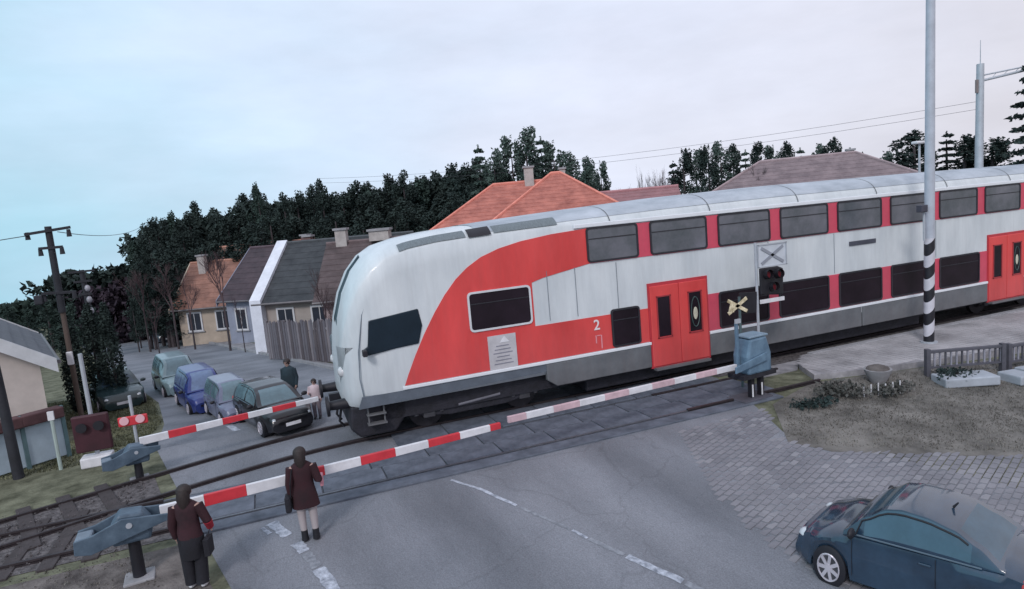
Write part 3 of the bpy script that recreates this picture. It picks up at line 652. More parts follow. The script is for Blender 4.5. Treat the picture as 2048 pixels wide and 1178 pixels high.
# left electricity pole
t = thing('electricity_pole', (-5.85, 22.9, -.3), 'tall leaning wooden electricity pole with crossarms in front of the dark thujas', 'pole')
MB().tube([(0, 0, -.05), (-.0, 0, 3.0), (.02, 0, 5.95)], [.075, .07, .065], 12).build('shaft', wood_p, t, smooth=True)
MB().tube([(.0, -.02, 3.4), (.02, -.02, 5.98)], [.10, .09], 10).build('upper_sheath', wood_d, t, smooth=True)
for z_, l_, a_ in ((5.85, 1.15, 6), (5.35, .60, 0), (4.0, .85, -4)):
    MB().box((.02, -.1, z_), (l_, .07, .08), ry=R(-a_), rz=R(10)).build('crossarm', wood_d, t)
    for sx in (-.45, .45): MB().tube([(.02+sx*l_, -.1, z_), (.02+sx*l_, -.1, z_-.22)], [.05, .07], 8).build('insulator', wood_d, t)
MB().box((-.50, -.12, 3.85), (.22, .2, .28)).build('junction_box', wood_d, t, bevel=.03)
MB().box((.02, -.16, 2.0), (.16, .1, .40)).build('meter_box', white_p, t, bevel=.02)
t = thing('electricity_pole', (-5.9, 26.5, -.55), 'shorter dark pole with tangled fittings just right of the tall leaning pole', 'pole')
MB().tube([(0, 0, 0), (-.1, 0, 4.75)], [.10, .08], 10).build('shaft', wood_d, t, smooth=True)
for z_, l_ in ((4.7, .8), (4.35, .55), (3.9, .4)): MB().box((-.1, -.06, z_), (l_, .07, .07)).build('crossarm', wood_d, t)
for z_ in (4.1, 3.7, 3.3): MB().ball((.02, -.14, z_), (.09, .09, .12)).build('insulator', mat('insul_pale', (.3, .3, .34), .4, .2, 3), t, smooth=True)
t = thing('electricity_pole', (-5.72, 17.0, 0), 'dark thick pole at the left edge beside the pale panel fence', 'pole')
MB().tube([(0, 0, 0), (-.03, 0, 2), (-.1, 0, 3.85)], [.11, .10, .12], 10).build('shaft', wood_d, t, smooth=True)
MB().box((-.12, 0, 3.7), (.5, .2, .5)).build('transformer', wood_d, t, bevel=.05)
wm = mat('wire', (.05, .05, .06), .6, .1, 3)
def wire(a, b, sag, label, r=.012):
    pts = [Vector(a).lerp(Vector(b), i/14)-Vector((0, 0, sag*4*(i/14)*(1-i/14))) for i in range(15)]
    tag(MB().tube(pts, r, 5).build('overhead_wire', wm), label, 'wire', 'overhead wires')
wire((-5.6, 22.85, 5.5), (-7.5, 50, 6.0), .3, 'overhead wire from the tall leaning pole to the dark trees')
wire((-6.4, 22.8, 5.45), (-15, 4, 5.6), .5, 'overhead wire running left from the tall leaning pole')
wire((27.2, 17.6, 7.6), (4, 46, 8.2), .6, 'upper overhead wire crossing the sky behind the red roof', .007)
wire((27.2, 17.6, 7.3), (4, 46, 7.9), .6, 'lower overhead wire crossing the sky behind the red roof', .007)
t = thing('warning_post', (-4.93, 17.05, 0), 'thin pale post standing in the grass before the panel fence', 'post')
MB().tube([(0, 0, 0), (0, 0, 1.35)], .04, 8).build('shaft', mat('pale_green', (.36, .44, .42), .6, .1, 3), t); MB().box((0, -.02, 1.28), (.12, .05, .2)).build('cap_plate', white_p, t)

# ---------------------------------------------------------------- vegetation
def leafset(mb, c, r, n, s, rng, flat=1.0):
    for _ in range(n):
        d = Vector((rng.gauss(0, 1), rng.gauss(0, 1), rng.gauss(0, 1))).normalized()*(rng.random()**.45)
        p = Vector(c)+Vector((d.x*r[0], d.y*r[1], d.z*r[2]))
        a = Vector((rng.uniform(-1, 1), rng.uniform(-1, 1), rng.uniform(-1, 1)*flat)).normalized()*s*rng.uniform(.6, 1.4)
        b = a.cross(Vector((rng.uniform(-1, 1), rng.uniform(-1, 1), rng.uniform(-1, 1)))).normalized()*s*rng.uniform(.4, .8)
        mb.v += [tuple(p-a-b), tuple(p+a*.2-b*.9), tuple(p+a+b*.3), tuple(p-a*.3+b)]; k = len(mb.v); mb.f.append((k-4, k-3, k-2, k-1))
def mesh_of(mb, name, m):
    me = bpy.data.meshes.new(name); me.from_pydata(mb.v, [], mb.f); me.materials.append(m); return me
def pine_mesh(seed, m, ragged=1.0):       # unit height 10, Scots-pine like: clumpy crown on upper 2/3
    rng = random.Random(seed); mb = MB()
    for i in range(34):
        z = 2.2+7.6*(i/33)**.9; w = (1.9*(1-((z-2)/8.6)**1.6)+.25)*rng.uniform(.55, 1.1)*ragged; a = rng.uniform(0, 6.28)
        leafset(mb, (math.cos(a)*w*.7, math.sin(a)*w*.7, z), (.75*max(.45, w/1.6), .75*max(.45, w/1.6), .55), 125, .095, rng)
    leafset(mb, (0, 0, 9.9), (.16, .16, .5), 30, .09, rng)
    return mesh_of(mb, 'crown', m)
def spruce_mesh(seed, m):
    rng = random.Random(seed); mb = MB()
    for i in range(19):
        z = .7+9.0*i/18; R0 = 2.1*(1-(z-.4)/9.9)**.85
        nb = max(5, int(13*(1-i/22)))
        for k in range(nb):
            a = rng.uniform(0, 6.28); l = R0*rng.uniform(.75, 1.15)
            for q in range(7):
                f = (q+1)/7; leafset(mb, (math.cos(a)*l*f, math.sin(a)*l*f, z-.35*f*l*.6), (.22, .22, .10), 5, .12, rng, .3)
    leafset(mb, (0, 0, 9.85), (.06, .06, .3), 14, .07, rng)
    return mesh_of(mb, 'crown', m)
def bare_mesh(seed, m, spread=1.0, twig=900):
    rng = random.Random(seed); mb = MB()
    def br(p, d, l, r, k):
        q = p+d*l; mid = p+d*l*.5+Vector((rng.uniform(-1, 1), rng.uniform(-1, 1), 0))*l*.06
        mb.tube([p, mid, q], [r, r*.85, r*.65], 4 if k < 2 else 3, cap=False)
        if k == 0: return
        for _ in range(rng.choice((3, 3, 4))):
            dd = (d+Vector((rng.uniform(-1, 1), rng.uniform(-1, 1), rng.uniform(-.25, .6)))*.75*spread).normalized()
            br(p+d*l*rng.uniform(.45, 1), dd, l*rng.uniform(.55, .78), r*.55, k-1)
    br(Vector((0, 0, 2.0)), Vector((0, 0, 1)), 2.8, .12, 5)
    return mesh_of(mb, 'crown', m)
def cypress_mesh(seed, m):
    rng = random.Random(seed); mb = MB()
    for i in range(60):
        z = .1+9.8*i/59; w = 1.0*min(1, (z+.6)/2.2)*(1-(z/10.3)**2.6)**.7
        for k in range(8):
            a = rng.uniform(0, 6.28); leafset(mb, (math.cos(a)*w*.7, math.sin(a)*w*.7, z), (.36*w+.06, .36*w+.06, .5), 9, .13, rng)
    return mesh_of(mb, 'crown', m)
def trunk_mesh(h, r, name='trunk'):
    mb = MB().tube([(0, 0, -.3), (.04, .02, h*.5), (0, 0, h)], [r, r*.75, r*.25], 8)
    return mesh_of(mb, name, bark_m)
CR = {'pine': [pine_mesh(1, needle_d), pine_mesh(2, needle_d, .8), pine_mesh(3, needle_m, .9), pine_mesh(4, needle_d, 1.15)],
      'spruce': [spruce_mesh(5, needle_d), spruce_mesh(6, needle_m)], 'pale': [pine_mesh(8, needle_p, .95), spruce_mesh(9, needle_p)],
      'bare': [bare_mesh(11, twig_m), bare_mesh(12, twig_m, .8), bare_mesh(14, bark_m, .55)], 'cypress': [cypress_mesh(15, needle_d)]}
TK = {'pine': trunk_mesh(9, .17), 'spruce': trunk_mesh(9.4, .16), 'pale': trunk_mesh(9, .14), 'bare': trunk_mesh(4.5, .15), 'cypress': trunk_mesh(8, .15)}
NAMES = {'pine': 'pine_tree', 'spruce': 'spruce_tree', 'pale': 'pine_tree', 'bare': 'bare_tree', 'cypress': 'thuja_tree'}
def tree(kind, v, x, y, top, wid=1.0, label='', group=None, base=None):
    z = gz(y) if base is None else base; h = (top-z)/10.2
    t = thing(NAMES[kind], (x, y, z), label, 'tree', group, random.uniform(0, 6.28)); t.scale = (h*wid, h*wid, h)
    a = bpy.data.objects.new('crown', CR[kind][v]); C.objects.link(a); a.parent = t
    b = bpy.data.objects.new('trunk', TK[kind]); C.objects.link(b); b.parent = t
    return t
F = 1289.53
def at_px(x, y, D):     # a place D metres away in the direction of a picture column (used to lay out far things)
    d = r2*((x-1024)/F) - u2*((y-589)/F) + fwd; t_ = D/math.hypot(d.x, d.y)
    return d.x*t_, d.y*t_, 4.966+d.z*t_
G1 = 'forest pines behind the houses'
def LAB(px, row):
    where = ('left of the sand coloured house', 'above the orange roof', 'above the purplish roof', 'above the white parapet roof', 'above the brown roof', 'above the train cab', 'beside the red tiled roof')[sum(px > k for k in (350, 440, 545, 650, 740, 860))]
    return ('dark pine in the tall back row of the forest ' if row else 'shorter dark pine in the front row of the forest ')+where
sil = [(232, 560), (250, 482), (300, 440), (340, 432), (390, 412), (440, 425), (510, 380), (560, 395), (640, 368), (700, 378), (760, 360), (810, 352), (880, 338), (930, 325)]
def sil_y(x):
    for (a, b), (c, d) in zip(sil, sil[1:]):
        if a <= x <= c: return b+(d-b)*(x-a)/(c-a)
    return sil[-1][1]
rng = random.Random(21); xx = 268
while xx < 1000:
    D = 56+rng.uniform(-3, 5); x, y, z = at_px(xx, sil_y(xx)+rng.uniform(-10, 26), D)
    tree('pine', rng.choice((0, 1, 2, 3)), x, y, z, rng.uniform(.85, 1.35), LAB(xx, 1), G1); xx += rng.uniform(11, 19)
xx = 300
while xx < 1000:
    D = 49+rng.uniform(-2, 3); x, y, z = at_px(xx, sil_y(xx)+rng.uniform(35, 95), D)
    tree('pine', rng.choice((0, 1, 3)), x, y, z, rng.uniform(1.1, 1.6), LAB(xx, 0), G1); xx += rng.uniform(17, 27)
for a, b, D, lab in ((512, 368, 54, 'thin pine with a small round head standing above the forest edge'), (565, 388, 52, 'narrow dark pine poking up left of the thin round-headed pine'), (640, 362, 53, 'broad dark pine at the high point above the white-edged roof')):
    x, y, z = at_px(a, b, D); tree('pine', 2 if a == 512 else 3, x, y, z, .55 if a == 512 else .9, lab)
# dark undergrowth closing the wood
def thicket(name, pts, n, m, label, size=.3):
    mb = MB(); rng = random.Random(n)
    for i in range(n):
        k = rng.random()*(len(pts)-1); j = int(k); f = k-j; a, b = pts[j], pts[j+1]
        x, y, h = [a[q]+(b[q]-a[q])*f for q in range(3)]
        leafset(mb, (x+rng.gauss(0, .7), y+rng.gauss(0, .7), gz(y)+rng.random()*h), (.7, .7, .5), 12, size, rng)
    return tag(mb.build(name, m, fix=False), label, 'undergrowth', kind='stuff')
thicket('undergrowth', [(-16, 60, 5.5), (-6, 61, 6), (8, 60, 6), (22, 55, 6)], 2600, needle_d, 'black undergrowth filling the space between the forest pines')
wp = []
for px_ in range(285, 1010, 45):
    x, y, z = at_px(px_, sil_y(px_)+26, 60); wp.append((x, y, z-gz(y)))
thicket('wood_mass', wp, 6500, needle_d, 'dense dark foliage merging the forest pines into one band', .26)
thicket('hedge_mass', [(-12.6, 57, 3.6), (-9.6, 57, 4.6), (-6.4, 57, 4), (-4.2, 53, 3.4)], 1500, mat('brown_twigs', (.022, .018, .028), .95, .4, 1, 0, col2=(.045, .034, .045), spec=.1), 'dark brown brush closing the far end of the street', .22)
thicket('far_wood', [(-150, 112, 2.2), (-60, 116, 2.6), (0, 118, 4.5), (90, 100, 8), (200, 60, 9)], 5200, needle_m, 'low far wood along the horizon', .9)
for a, b, D, v, wd in ((258, 545, 49, 1, .6), (274, 505, 47, 3, .8), (296, 490, 48, 0, 1.1), (318, 500, 46, 1, 1.6), (345, 500, 49, 3, 1.5), (262, 600, 46, 0, .8), (292, 570, 46, 1, 1.3), (322, 580, 46, 3, 1.8), (350, 560, 50, 0, 1.8), (380, 500, 51, 1, 1.7)):
    x, y, z = at_px(a, b, D); tree('pine', v, x, y, z, wd, ('tall upright' if b < 520 else 'low bushy')+(' pine at the outer left corner of the forest' if a < 300 else ' pine between the forest corner and the sand coloured house'), 'pines at the left forest corner')
# greener trees behind the red roofed house
G2 = 'blue green pines behind the red roof'
for a, b, D, v, wd in ((955, 285, 50, 1, .9), (985, 300, 48, 0, .9), (1020, 275, 50, 0, 1.0), (1048, 258, 49, 0, 1.1), (1080, 268, 51, 1, .9), (1105, 285, 50, 0, 1.1), (1140, 305, 49, 0, 1.0), (1175, 315, 48, 0, 1.0), (1200, 325, 50, 0, .8)):
    x, y, z = at_px(a, b, D); tree('pale', v, x, y, z, wd, 'blue green pine crowded behind the red tiled roof', G2)
for a, b, D in ((1000, 330, 53), (1060, 320, 54), (1110, 330, 54), (1160, 345, 53), (930, 340, 54), (1195, 360, 54)):
    x, y, z = at_px(a, b, D); tree('pine', 0, x, y, z, 1.4, 'wide dark pine filling the gaps behind the blue green pines', G1)
x, y, z = at_px(1245, 335, 60); tree('bare', 1, x, y, z, .8, 'faint thin bare tree in the sky gap right of the red roofs')
x, y, z = at_px(1292, 282, 46); tree('bare', 2, x, y, z, .45, 'tall narrow bare tree rising alone right of the red roofs')
x, y, z = at_px(1318, 285, 47); tree('bare', 1, x, y, z, .5, 'smaller bare tree leaning beside the tall narrow bare tree')
x, y, z = at_px(1345, 318, 44); tree('spruce', 0, x, y, z, 1.1, 'squat dark spruce between the bare tree and the grey roof')
x, y, z = at_px(1502, 262, 40); tree('bare', 2, x, y, z, .5, 'knobbly bare tree sticking up in front of the grey roof')
x, y, z = at_px(1520, 275, 42); tree('bare', 1, x, y, z, .45, 'spreading bare tree just right of the knobbly one')
G3 = 'far trees behind the grey roof'; rng = random.Random(5)
for a, b in ((1365, 300), (1390, 302), (1415, 292), (1440, 285), (1465, 290), (1490, 296), (1520, 285), (1545, 292), (1570, 285), (1600, 292), (1635, 290), (1668, 276), (1700, 292), (1725, 300), (1768, 305)):
    x, y, z = at_px(a, b, 62+rng.uniform(-3, 3)); tree('pale' if rng.random() < .35 else 'pine', rng.choice((0, 1)), x, y, z, rng.uniform(.9, 1.2), 'far green tree in the row behind the wide grey roof', G3)
for a, b, D, lab in ((1828, 262, 50, 'dark bushy pine left of the striped pole'), (1893, 258, 52, 'slim pointed spruce right of the striped pole'), (1930, 272, 50, 'broad dark pine left of the line mast'), (1985, 278, 50, 'low dark pine behind the line mast')):
    x, y, z = at_px(a, b, D); tree('spruce' if a == 1893 else 'pine', 0, x, y, z, 1.3 if a == 1893 else 1.9, lab)
x, y, z = at_px(1855, 292, 54); tree('pine', 1, x, y, z, 1.2, 'dark pine hidden behind the striped pole top'); x, y, z = at_px(1955, 290, 54); tree('pine', 0, x, y, z, 1.2, 'dark pine between the low spruces at right')
x, y, z = at_px(2062, 108, 33); tree('spruce', 0, x, y, z, .95, 'big dark spruce cut off by the right edge')
x, y, z = at_px(2110, 150, 36); tree('spruce', 1, x, y, z, .95, 'dark spruce beyond the right edge')
# bare trees by the left forest corner
for i, (a, b, D, lab) in enumerate(((322, 470, 44, 'pale bare birch at the left corner of the forest'), (268, 500, 45, 'brown bare tree at the far left end of the wood'), (360, 500, 42, 'thin bare tree standing left of the cream gable'), (425, 455, 38, 'bare brown tree behind the orange roof'), (295, 560, 40, 'low bare tree at the end of the street'))):
    x, y, z = at_px(a, b, D); tree('bare', i % 2, x, y, z, .7, lab)
for a, b, D, lab in ((632, 480, 27.5, 'bare reddish tree in front of the white-edged dark roof'), (655, 560, 25.0, 'bare reddish tree beside the picket fence'), (470, 560, 36, 'dark bare tree before the blue grey house')):
    x, y, z = at_px(a, b, D); o = tree('bare', 0 if D > 26 else 1, x, y, z, .55, lab)
# thujas on the left
for a, b, gx, gy, lab, wd in ((128, 625, -7.2, 24.5, 'broad brown thuja left of the leaning pole', 1.15), (172, 608, -6.3, 24.8, 'dark thuja directly behind the leaning pole', 1.0), (205, 606, -5.5, 24.6, 'tall black thuja right of the leaning pole', 1.05)):
    D = math.hypot(gx, gy); x, y, z = at_px(a, b, D); o = tree('cypress', 0, x, y, z, wd, lab)
rng = random.Random(9)
for a, b in ((-30, 626), (10, 610), (50, 618), (90, 604), (135, 606), (180, 612)):
    x, y, z = at_px(a, b, 48+rng.uniform(-3, 3)); tree('pine', 2, x, y, z, 1.5, 'low teal tree on the skyline behind the pale left house', 'teal trees on the left skyline')

# ---------------------------------------------------------------- houses
def tile_mat(name, c1, c2): return mat(name, c1, .85, .2, 1.6, .6, col2=c2, detail=8, bscale=20)
red_t = tile_mat('red_tiles', (.33, .105, .085), (.44, .16, .125)); dark_t = tile_mat('dark_tiles', (.028, .032, .040), (.050, .055, .062))
brown_t = tile_mat('brown_tiles', (.070, .050, .052), (.10, .075, .078)); grey_t = tile_mat('grey_tiles', (.17, .13, .145), (.22, .17, .18)); orange_t = tile_mat('orange_tiles', (.20, .10, .08), (.28, .145, .11))
purple_t = tile_mat('purple_tiles', (.042, .032, .042), (.065, .045, .055))
plaster_c = mat('plaster_cream', (.33, .29, .27), .9, .15, 1.5, .2); plaster_w = mat('plaster_white', (.58, .60, .68), .9, .12, 1.5, .2); plaster_p = mat('plaster_pink', (.36, .29, .30), .9, .15, 1.5, .2)
plaster_b = mat('plaster_blue', (.24, .26, .33), .9, .15, 1.5, .2)
wing = mat('house_glass', (.03, .035, .05), .2, .2, 1); frame_m = mat('house_frame', (.55, .55, .58), .6, .1, 3)
def house(loc, rz, Lx, Wy, ev, rg, wallm, roofm, label, hip=0.0, barge=None, windows=(), chimney=None, door=None, over=.35, courses=10, base=None):
    """local x = ridge direction, local y from front wall (0) to back (Wy)"""
    z = gz(loc[1]) if base is None else base
    t = thing('house', (loc[0], loc[1], z), label, 'house', None, rz)
    mb = MB()
    if hip: mb.prism([(0, 0), (Lx, 0), (Lx, Wy), (0, Wy)], -.5, ev, 'z')
    else: mb.prism([(0, -.5), (Wy, -.5), (Wy, ev), (Wy/2, rg-.05), (0, ev)], 0, Lx, 'x')
    mb.build('wall', wallm, t)
    # roof with real courses (each strip of tiles laps the one below)
    o = over; th = .06; mb = MB(); sl_ = (rg-ev)/(Wy/2)
    def pl(u, s):            # u 0..1 eave->ridge, s 0..1 along; front side
        y = -o+u*(Wy/2+o); zz = ev-sl_*o+u*(rg-ev+sl_*o)
        h0 = hip*u; x = (-o)*(1-(u if hip else 0))+h0; x1 = (Lx+o*(1-(u if hip else 0)))-h0
        return x+(x1-x)*s, y, zz
    for side in (0, 1):
        for k in range(courses):
            u0, u1 = k/courses, (k+1)/courses+.006
            q = [pl(u0, 0), pl(u0, 1), pl(u1, 1), pl(u1, 0)]
            a = [(x, y if side == 0 else Wy-y, zz+(.07 if j < 2 else .045)) for j, (x, y, zz) in enumerate(q)]
            b = [(x, y if side == 0 else Wy-y, zz-.02) for x, y, zz in q]
            mb.add(a+b, [(0, 1, 2, 3), (4, 5, 6, 7), (0, 4, 5, 1), (1, 5, 6, 2), (2, 6, 7, 3), (3, 7, 4, 0)])
    if hip:
        for end in (0, 1):
            for k in range(courses):
                u0, u1 = k/courses, min(1, (k+1)/courses)
                def he(u, f):
                    xx_ = -o+u*(hip+o); y0 = -o+u*(Wy/2+o); y1 = Wy-y0; zz = ev-sl_*o+u*(rg-ev+sl_*o)
                    return (xx_ if end == 0 else Lx-xx_, y0+(y1-y0)*f, zz)
                q = [he(u0, 0), he(u0, 1), he(u1, 1), he(u1, 0)]
                a = [(x, y, zz+(.07 if j < 2 else .045)) for j, (x, y, zz) in enumerate(q)]; b = [(x, y, zz-.02) for x, y, zz in q]
                mb.add(a+b, [(0, 1, 2, 3), (4, 5, 6, 7), (0, 4, 5, 1), (1, 5, 6, 2), (2, 6, 7, 3), (3, 7, 4, 0)])
    rf = mb.build('roof', roofm, t)
    cap = tile_cap = roofm
    mb = MB().tube([(hip-.0 if hip else -o, Wy/2, rg+.07), (Lx-hip if hip else Lx+o, Wy/2, rg+.07)], .09, 6)
    if hip:
        for ex, hx in ((-o, hip), (Lx+o, Lx-hip)):
            for yy in (-o, Wy+o): mb.tube([(ex, yy, ev-sl_*o+.08), (hx, Wy/2, rg+.08)], .07, 6)
    mb.build('ridge_tiles', mat(roofm.name+'_ridge', tuple(min(1, c*1.25) for c in list(roofm.node_tree.nodes['Color Ramp'].color_ramp.elements[1].color)[:3]), .85, .2, 3), rf)
    if barge:
        for ex in (-o-.02, Lx+o+.02):
            for s_ in (0, 1):
                y0, y1 = (-o, Wy/2) if s_ == 0 else (Wy+o, Wy/2)
                b0, b1 = ev-sl_*o, rg
                MB().prism([(y0, b0+.10), (y0, b0-.26), (y1, b1-.26), (y1, b1+.10)], ex-.03, ex+.03, 'x').build('bargeboard', barge, t)
    gut = mat('gutter', (.12, .11, .12), .5, .2, 3)
    MB().tube([(-o, -o-.04, ev-sl_*o), (Lx+o, -o-.04, ev-sl_*o)], .055, 8).build('gutter', gut, t)
    for (face, u, zc, ww, hh) in windows:
        # face f: front (y=0) / g: gable x=0
        def bx(c0, c1, dep, d0, d1):
            return MB().box((c0, -dep, c1), (d0, .08, d1)) if face == 'f' else MB().box((-dep, c0, c1), (.08, d0, d1))
        f = bx(u, zc, .02, ww+.14, hh+.14).build('window', frame_m, t)
        for sx in (-1, 1):
            bx(u+sx*ww/4, zc, .035, ww/2-.05, hh-.06).build('pane', wing, f)
        bx(u, zc-hh/2-.1, .06, ww+.3, .06).build('sill', concrete, f)
    if door:
        face, u, ww, hh = door
        (MB().box((u, -.03, hh/2), (ww, .08, hh)) if face == 'f' else MB().box((-.03, u, hh/2), (.08, ww, hh))).build('door', mat('house_door', (.05, .04, .05), .6, .2, 3), t)
    for c in (chimney or ()):
        ch = MB().box((c[0], c[1], c[2]), (c[3], c[3], c[4])).build('chimney', mat('chimney_'+str(c[5]), (.40, .37, .36) if c[5] else (.13, .08, .08), .9, .2, 3, .3), t)
        MB().box((c[0], c[1], c[2]+c[4]/2+.05), (c[3]+.14, c[3]+.14, .10)).build('chimney_cap', concrete, ch)
    return t
plaster_w2 = mat('plaster_peach', (.56, .50, .47), .9, .12, 1.5, .2)
def P2(x, y, D): a = at_px(x, y, D); return (a[0], a[1])
def ang_of(a, b): return math.atan2(b[1]-a[1], b[0]-a[0])
# A: dark roof with white bargeboards
a0 = P2(528, 640, 34.5); 
hA = house(a0, R(-28), 6.9, 6.6, 2.75, 5.25, plaster_c, dark_t, 'cream house with dark tiled roof and a bright white gable edge', 
      windows=(('f', 1.2, 1.6, .8, 1.1), ('f', 3.0, 1.6, .8, 1.1), ('f', 4.4, 1.6, .6, 1.1), ('f', 6.0, 1.6, .8, 1.1), ('g', 3.2, 1.6, .9, 1.1)), chimney=((1.2, 3.7, 5.2, .4, .7, 0),))
mid = 3.3
MB().prism([(-.42, -.4), (7.02, -.4), (7.02, 2.70), (mid, 5.48), (-.42, 2.70)], -.42, .16, 'x').build('parapet_wall', mat('parapet_white', (.66, .68, .76), .8, .12, 2, .2), hA)
a1 = P2(648, 620, 28.5)
house(a1, R(-20), 7.0, 6.0, 2.7, 4.75, plaster_p, brown_t, 'pinkish house with dull brown roof just left of the train cab', windows=(('f', 1.4, 1.6, .8, 1.1), ('f', 3.4, 1.6, .8, 1.1), ('g', 2.2, 1.6, .8, 1.1)), chimney=((.4, 3.0, 4.95, .5, .9, 1), (2.2, 3.0, 5.0, .9, .45, 1)))
a2 = P2(458, 650, 42)
house(a2, R(-38), 8, 6.5, 2.9, 5.5, plaster_b, purple_t, 'blue grey house with purplish roof left of the white gable edge', barge=mat('barge_grey', (.2, .2, .26), .6, .1, 3), windows=(('f', 1.0, 1.5, .7, 1.2), ('f', 2.5, 1.5, .7, 1.2), ('f', 4.0, 1.5, .7, 1.2), ('g', 2.0, 1.5, .8, 1.2), ('g', 4.0, 1.5, .8, 1.2)), chimney=((3.6, 3.6, 5.6, .4, .9, 0),), door=('f', 5.2, .9, 2.0))
a3 = P2(360, 650, 45.5)
house(a3, R(-22), 7, 6.2, 2.6, 5.0, mat('plaster_sand', (.40, .33, .27), .9, .15, 1.5, .2), orange_t, 'sand coloured house with orange roof farthest down the street', barge=mat('barge_sand', (.50, .42, .34), .6, .1, 3), windows=(('f', 1.0, 1.5, .8, 1.1), ('f', 2.8, 1.5, .8, 1.1), ('f', 4.6, 1.5, .8, 1.1), ('g', 3, 1.5, .8, 1.1)), chimney=((.8, 2.4, 4.9, .45, 1.2, 1),))
a3 = P2(430, 640, 50)
house(a3, R(-22), 6.5, 6.2, 3.6, 6.1, plaster_c, orange_t, 'house showing only an orange roof behind the sand coloured one', windows=(('f', 1.0, 2.0, .8, 1.1),))
# E: red tiled house behind the train (two hipped wings)
e0 = P2(885, 560, 33); 
house(e0, R(-20), 9.0, 6.5, 5.3, 7.25, plaster_c, red_t, 'red tiled hipped house with pale chimney right behind the train roof', hip=3.0, windows=(('f', 2, 2.8, .9, 1.2), ('f', 5, 2.8, .9, 1.2)), chimney=((5.0, 3.1, 7.4, .5, 1.3, 1), (6.9, 3.6, 7.4, .3, .9, 1)), courses=12)
e1 = P2(1010, 560, 31.5)
house(e1, R(-24), 5.9, 6.0, 5.4, 7.35, plaster_c, red_t, 'nearer red tiled wing with sharp hips right of the pale chimney', hip=2.7, windows=(('f', 2, 2.8, .9, 1.2),), courses=12)
e2 = P2(1180, 560, 33)
house(e2, R(-30), 4.5, 4.5, 5.2, 6.1, plaster_p, mat('pink_tiles', (.26, .13, .14), .85, .2, 2, .4), 'low pinkish roof extension at the right end of the red roofs', windows=(('f', 2, 2.8, .9, 1.2),), courses=6)
# F: wide grey roof
f0 = P2(1340, 500, 37)
house(f0, R(-40), 15, 8.5, 4.4, 7.2, plaster_p, grey_t, 'wide building with mauve grey hipped roof behind the train', hip=5.0, windows=(('f', 3, 3, 1, 1.2), ('f', 7, 3, 1, 1.2)), chimney=((9.8, 4.6, 6.9, .35, 1.0, 1),), courses=14)
# D: pale house at the left edge
d0 = P2(110, 800, 22.5)
dd = P2(96, 820, 20.2)
house(dd, R(108), 6.5, 4.6, 2.5, 4.1, plaster_w2, mat('pale_roof', (.10, .11, .13), .8, .2, 2, .3), 'small pale house with light gable edge at the left side behind the panel fence', barge=mat('barge_pale', (.55, .57, .60), .6, .1, 3), windows=(('g', 1.9, 1.2, .7, .8),))
# left panel fence: pale panels between posts, brown hedge-like capping
t = thing('panel_fence', (0, 0, 0), 'pale blue panel fence with brown top at the left edge', 'fence')
pf0, pf1 = Vector((-10.5, 14.4)), Vector((-5.0, 18.05)); d = (pf1-pf0); nP = 8; aa = math.atan2(d.y, d.x)
panel_p = mat('fence_panel', (.38, .47, .55), .7, .15, 2, .1); cap_b = mat('fence_cap', (.09, .045, .05), .9, .3, 3, .3); post_g = mat('fence_post', (.10, .17, .19), .7, .2, 3)
for k in range(nP):
    c = pf0+d*((k+.5)/nP); l = d.length/nP
    MB().box((c.x, c.y, .53), (l-.08, .04, .94), rz=aa).build('panel', panel_p, t, bevel=.01)
    MB().box((c.x, c.y, 1.14), (l+.02, .34, .26), rz=aa).build('cap_beam', cap_b, t, bevel=.03)
for k in range(nP+1):
    c = pf0+d*(k/nP); MB().box((c.x, c.y, .62), (.08, .10, 1.3), rz=aa).build('post', post_g, t)
# picket fence by the far street: each board a part
t = thing('picket_fence', (0, 0, 0), 'weathered grey board fence beside the street left of the train cab', 'fence')
q0, q1 = Vector((-.35, 31.2)), Vector((3.2, 24.6)); nB = 40; dq = q1-q0; aa = math.atan2(dq.y, dq.x)
bd = [mat('board_%s' % n_, c_, .9, .25, 5, .4, stretch=(6, 6, .5)) for n_, c_ in (('grey', (.13, .12, .14)), ('brown', (.09, .075, .085)), ('pale', (.20, .18, .20)))]
for k in range(nB):
    c = q0+dq*((k+.5)/nB); z = gz(c.y); h = 1.75+random.uniform(-.08, .08)
    MB().prism([(-.075, 0), (.075, 0), (.075, h-.08), (0, h), (-.075, h-.08)], -.012, .012).build('board', random.choice(bd), t)
    o = t.children[-1]; o.location = (c.x, c.y-.03, z+.06); o.rotation_euler = (0, random.uniform(-.02, .02), aa)
for k in range(6):
    c = q0+dq*(k/5); MB().box((c.x+.06, c.y+.06, gz(c.y)+.9), (.12, .12, 1.8), rz=aa).build('post', bd[2], t)
for zz in (.45, 1.35):
    MB().tube([(q0.x+.03, q0.y+.02, gz(q0.y)+zz), (q1.x+.03, q1.y+.02, gz(q1.y)+zz)], .035, 4).build('rail', bd[1], t)
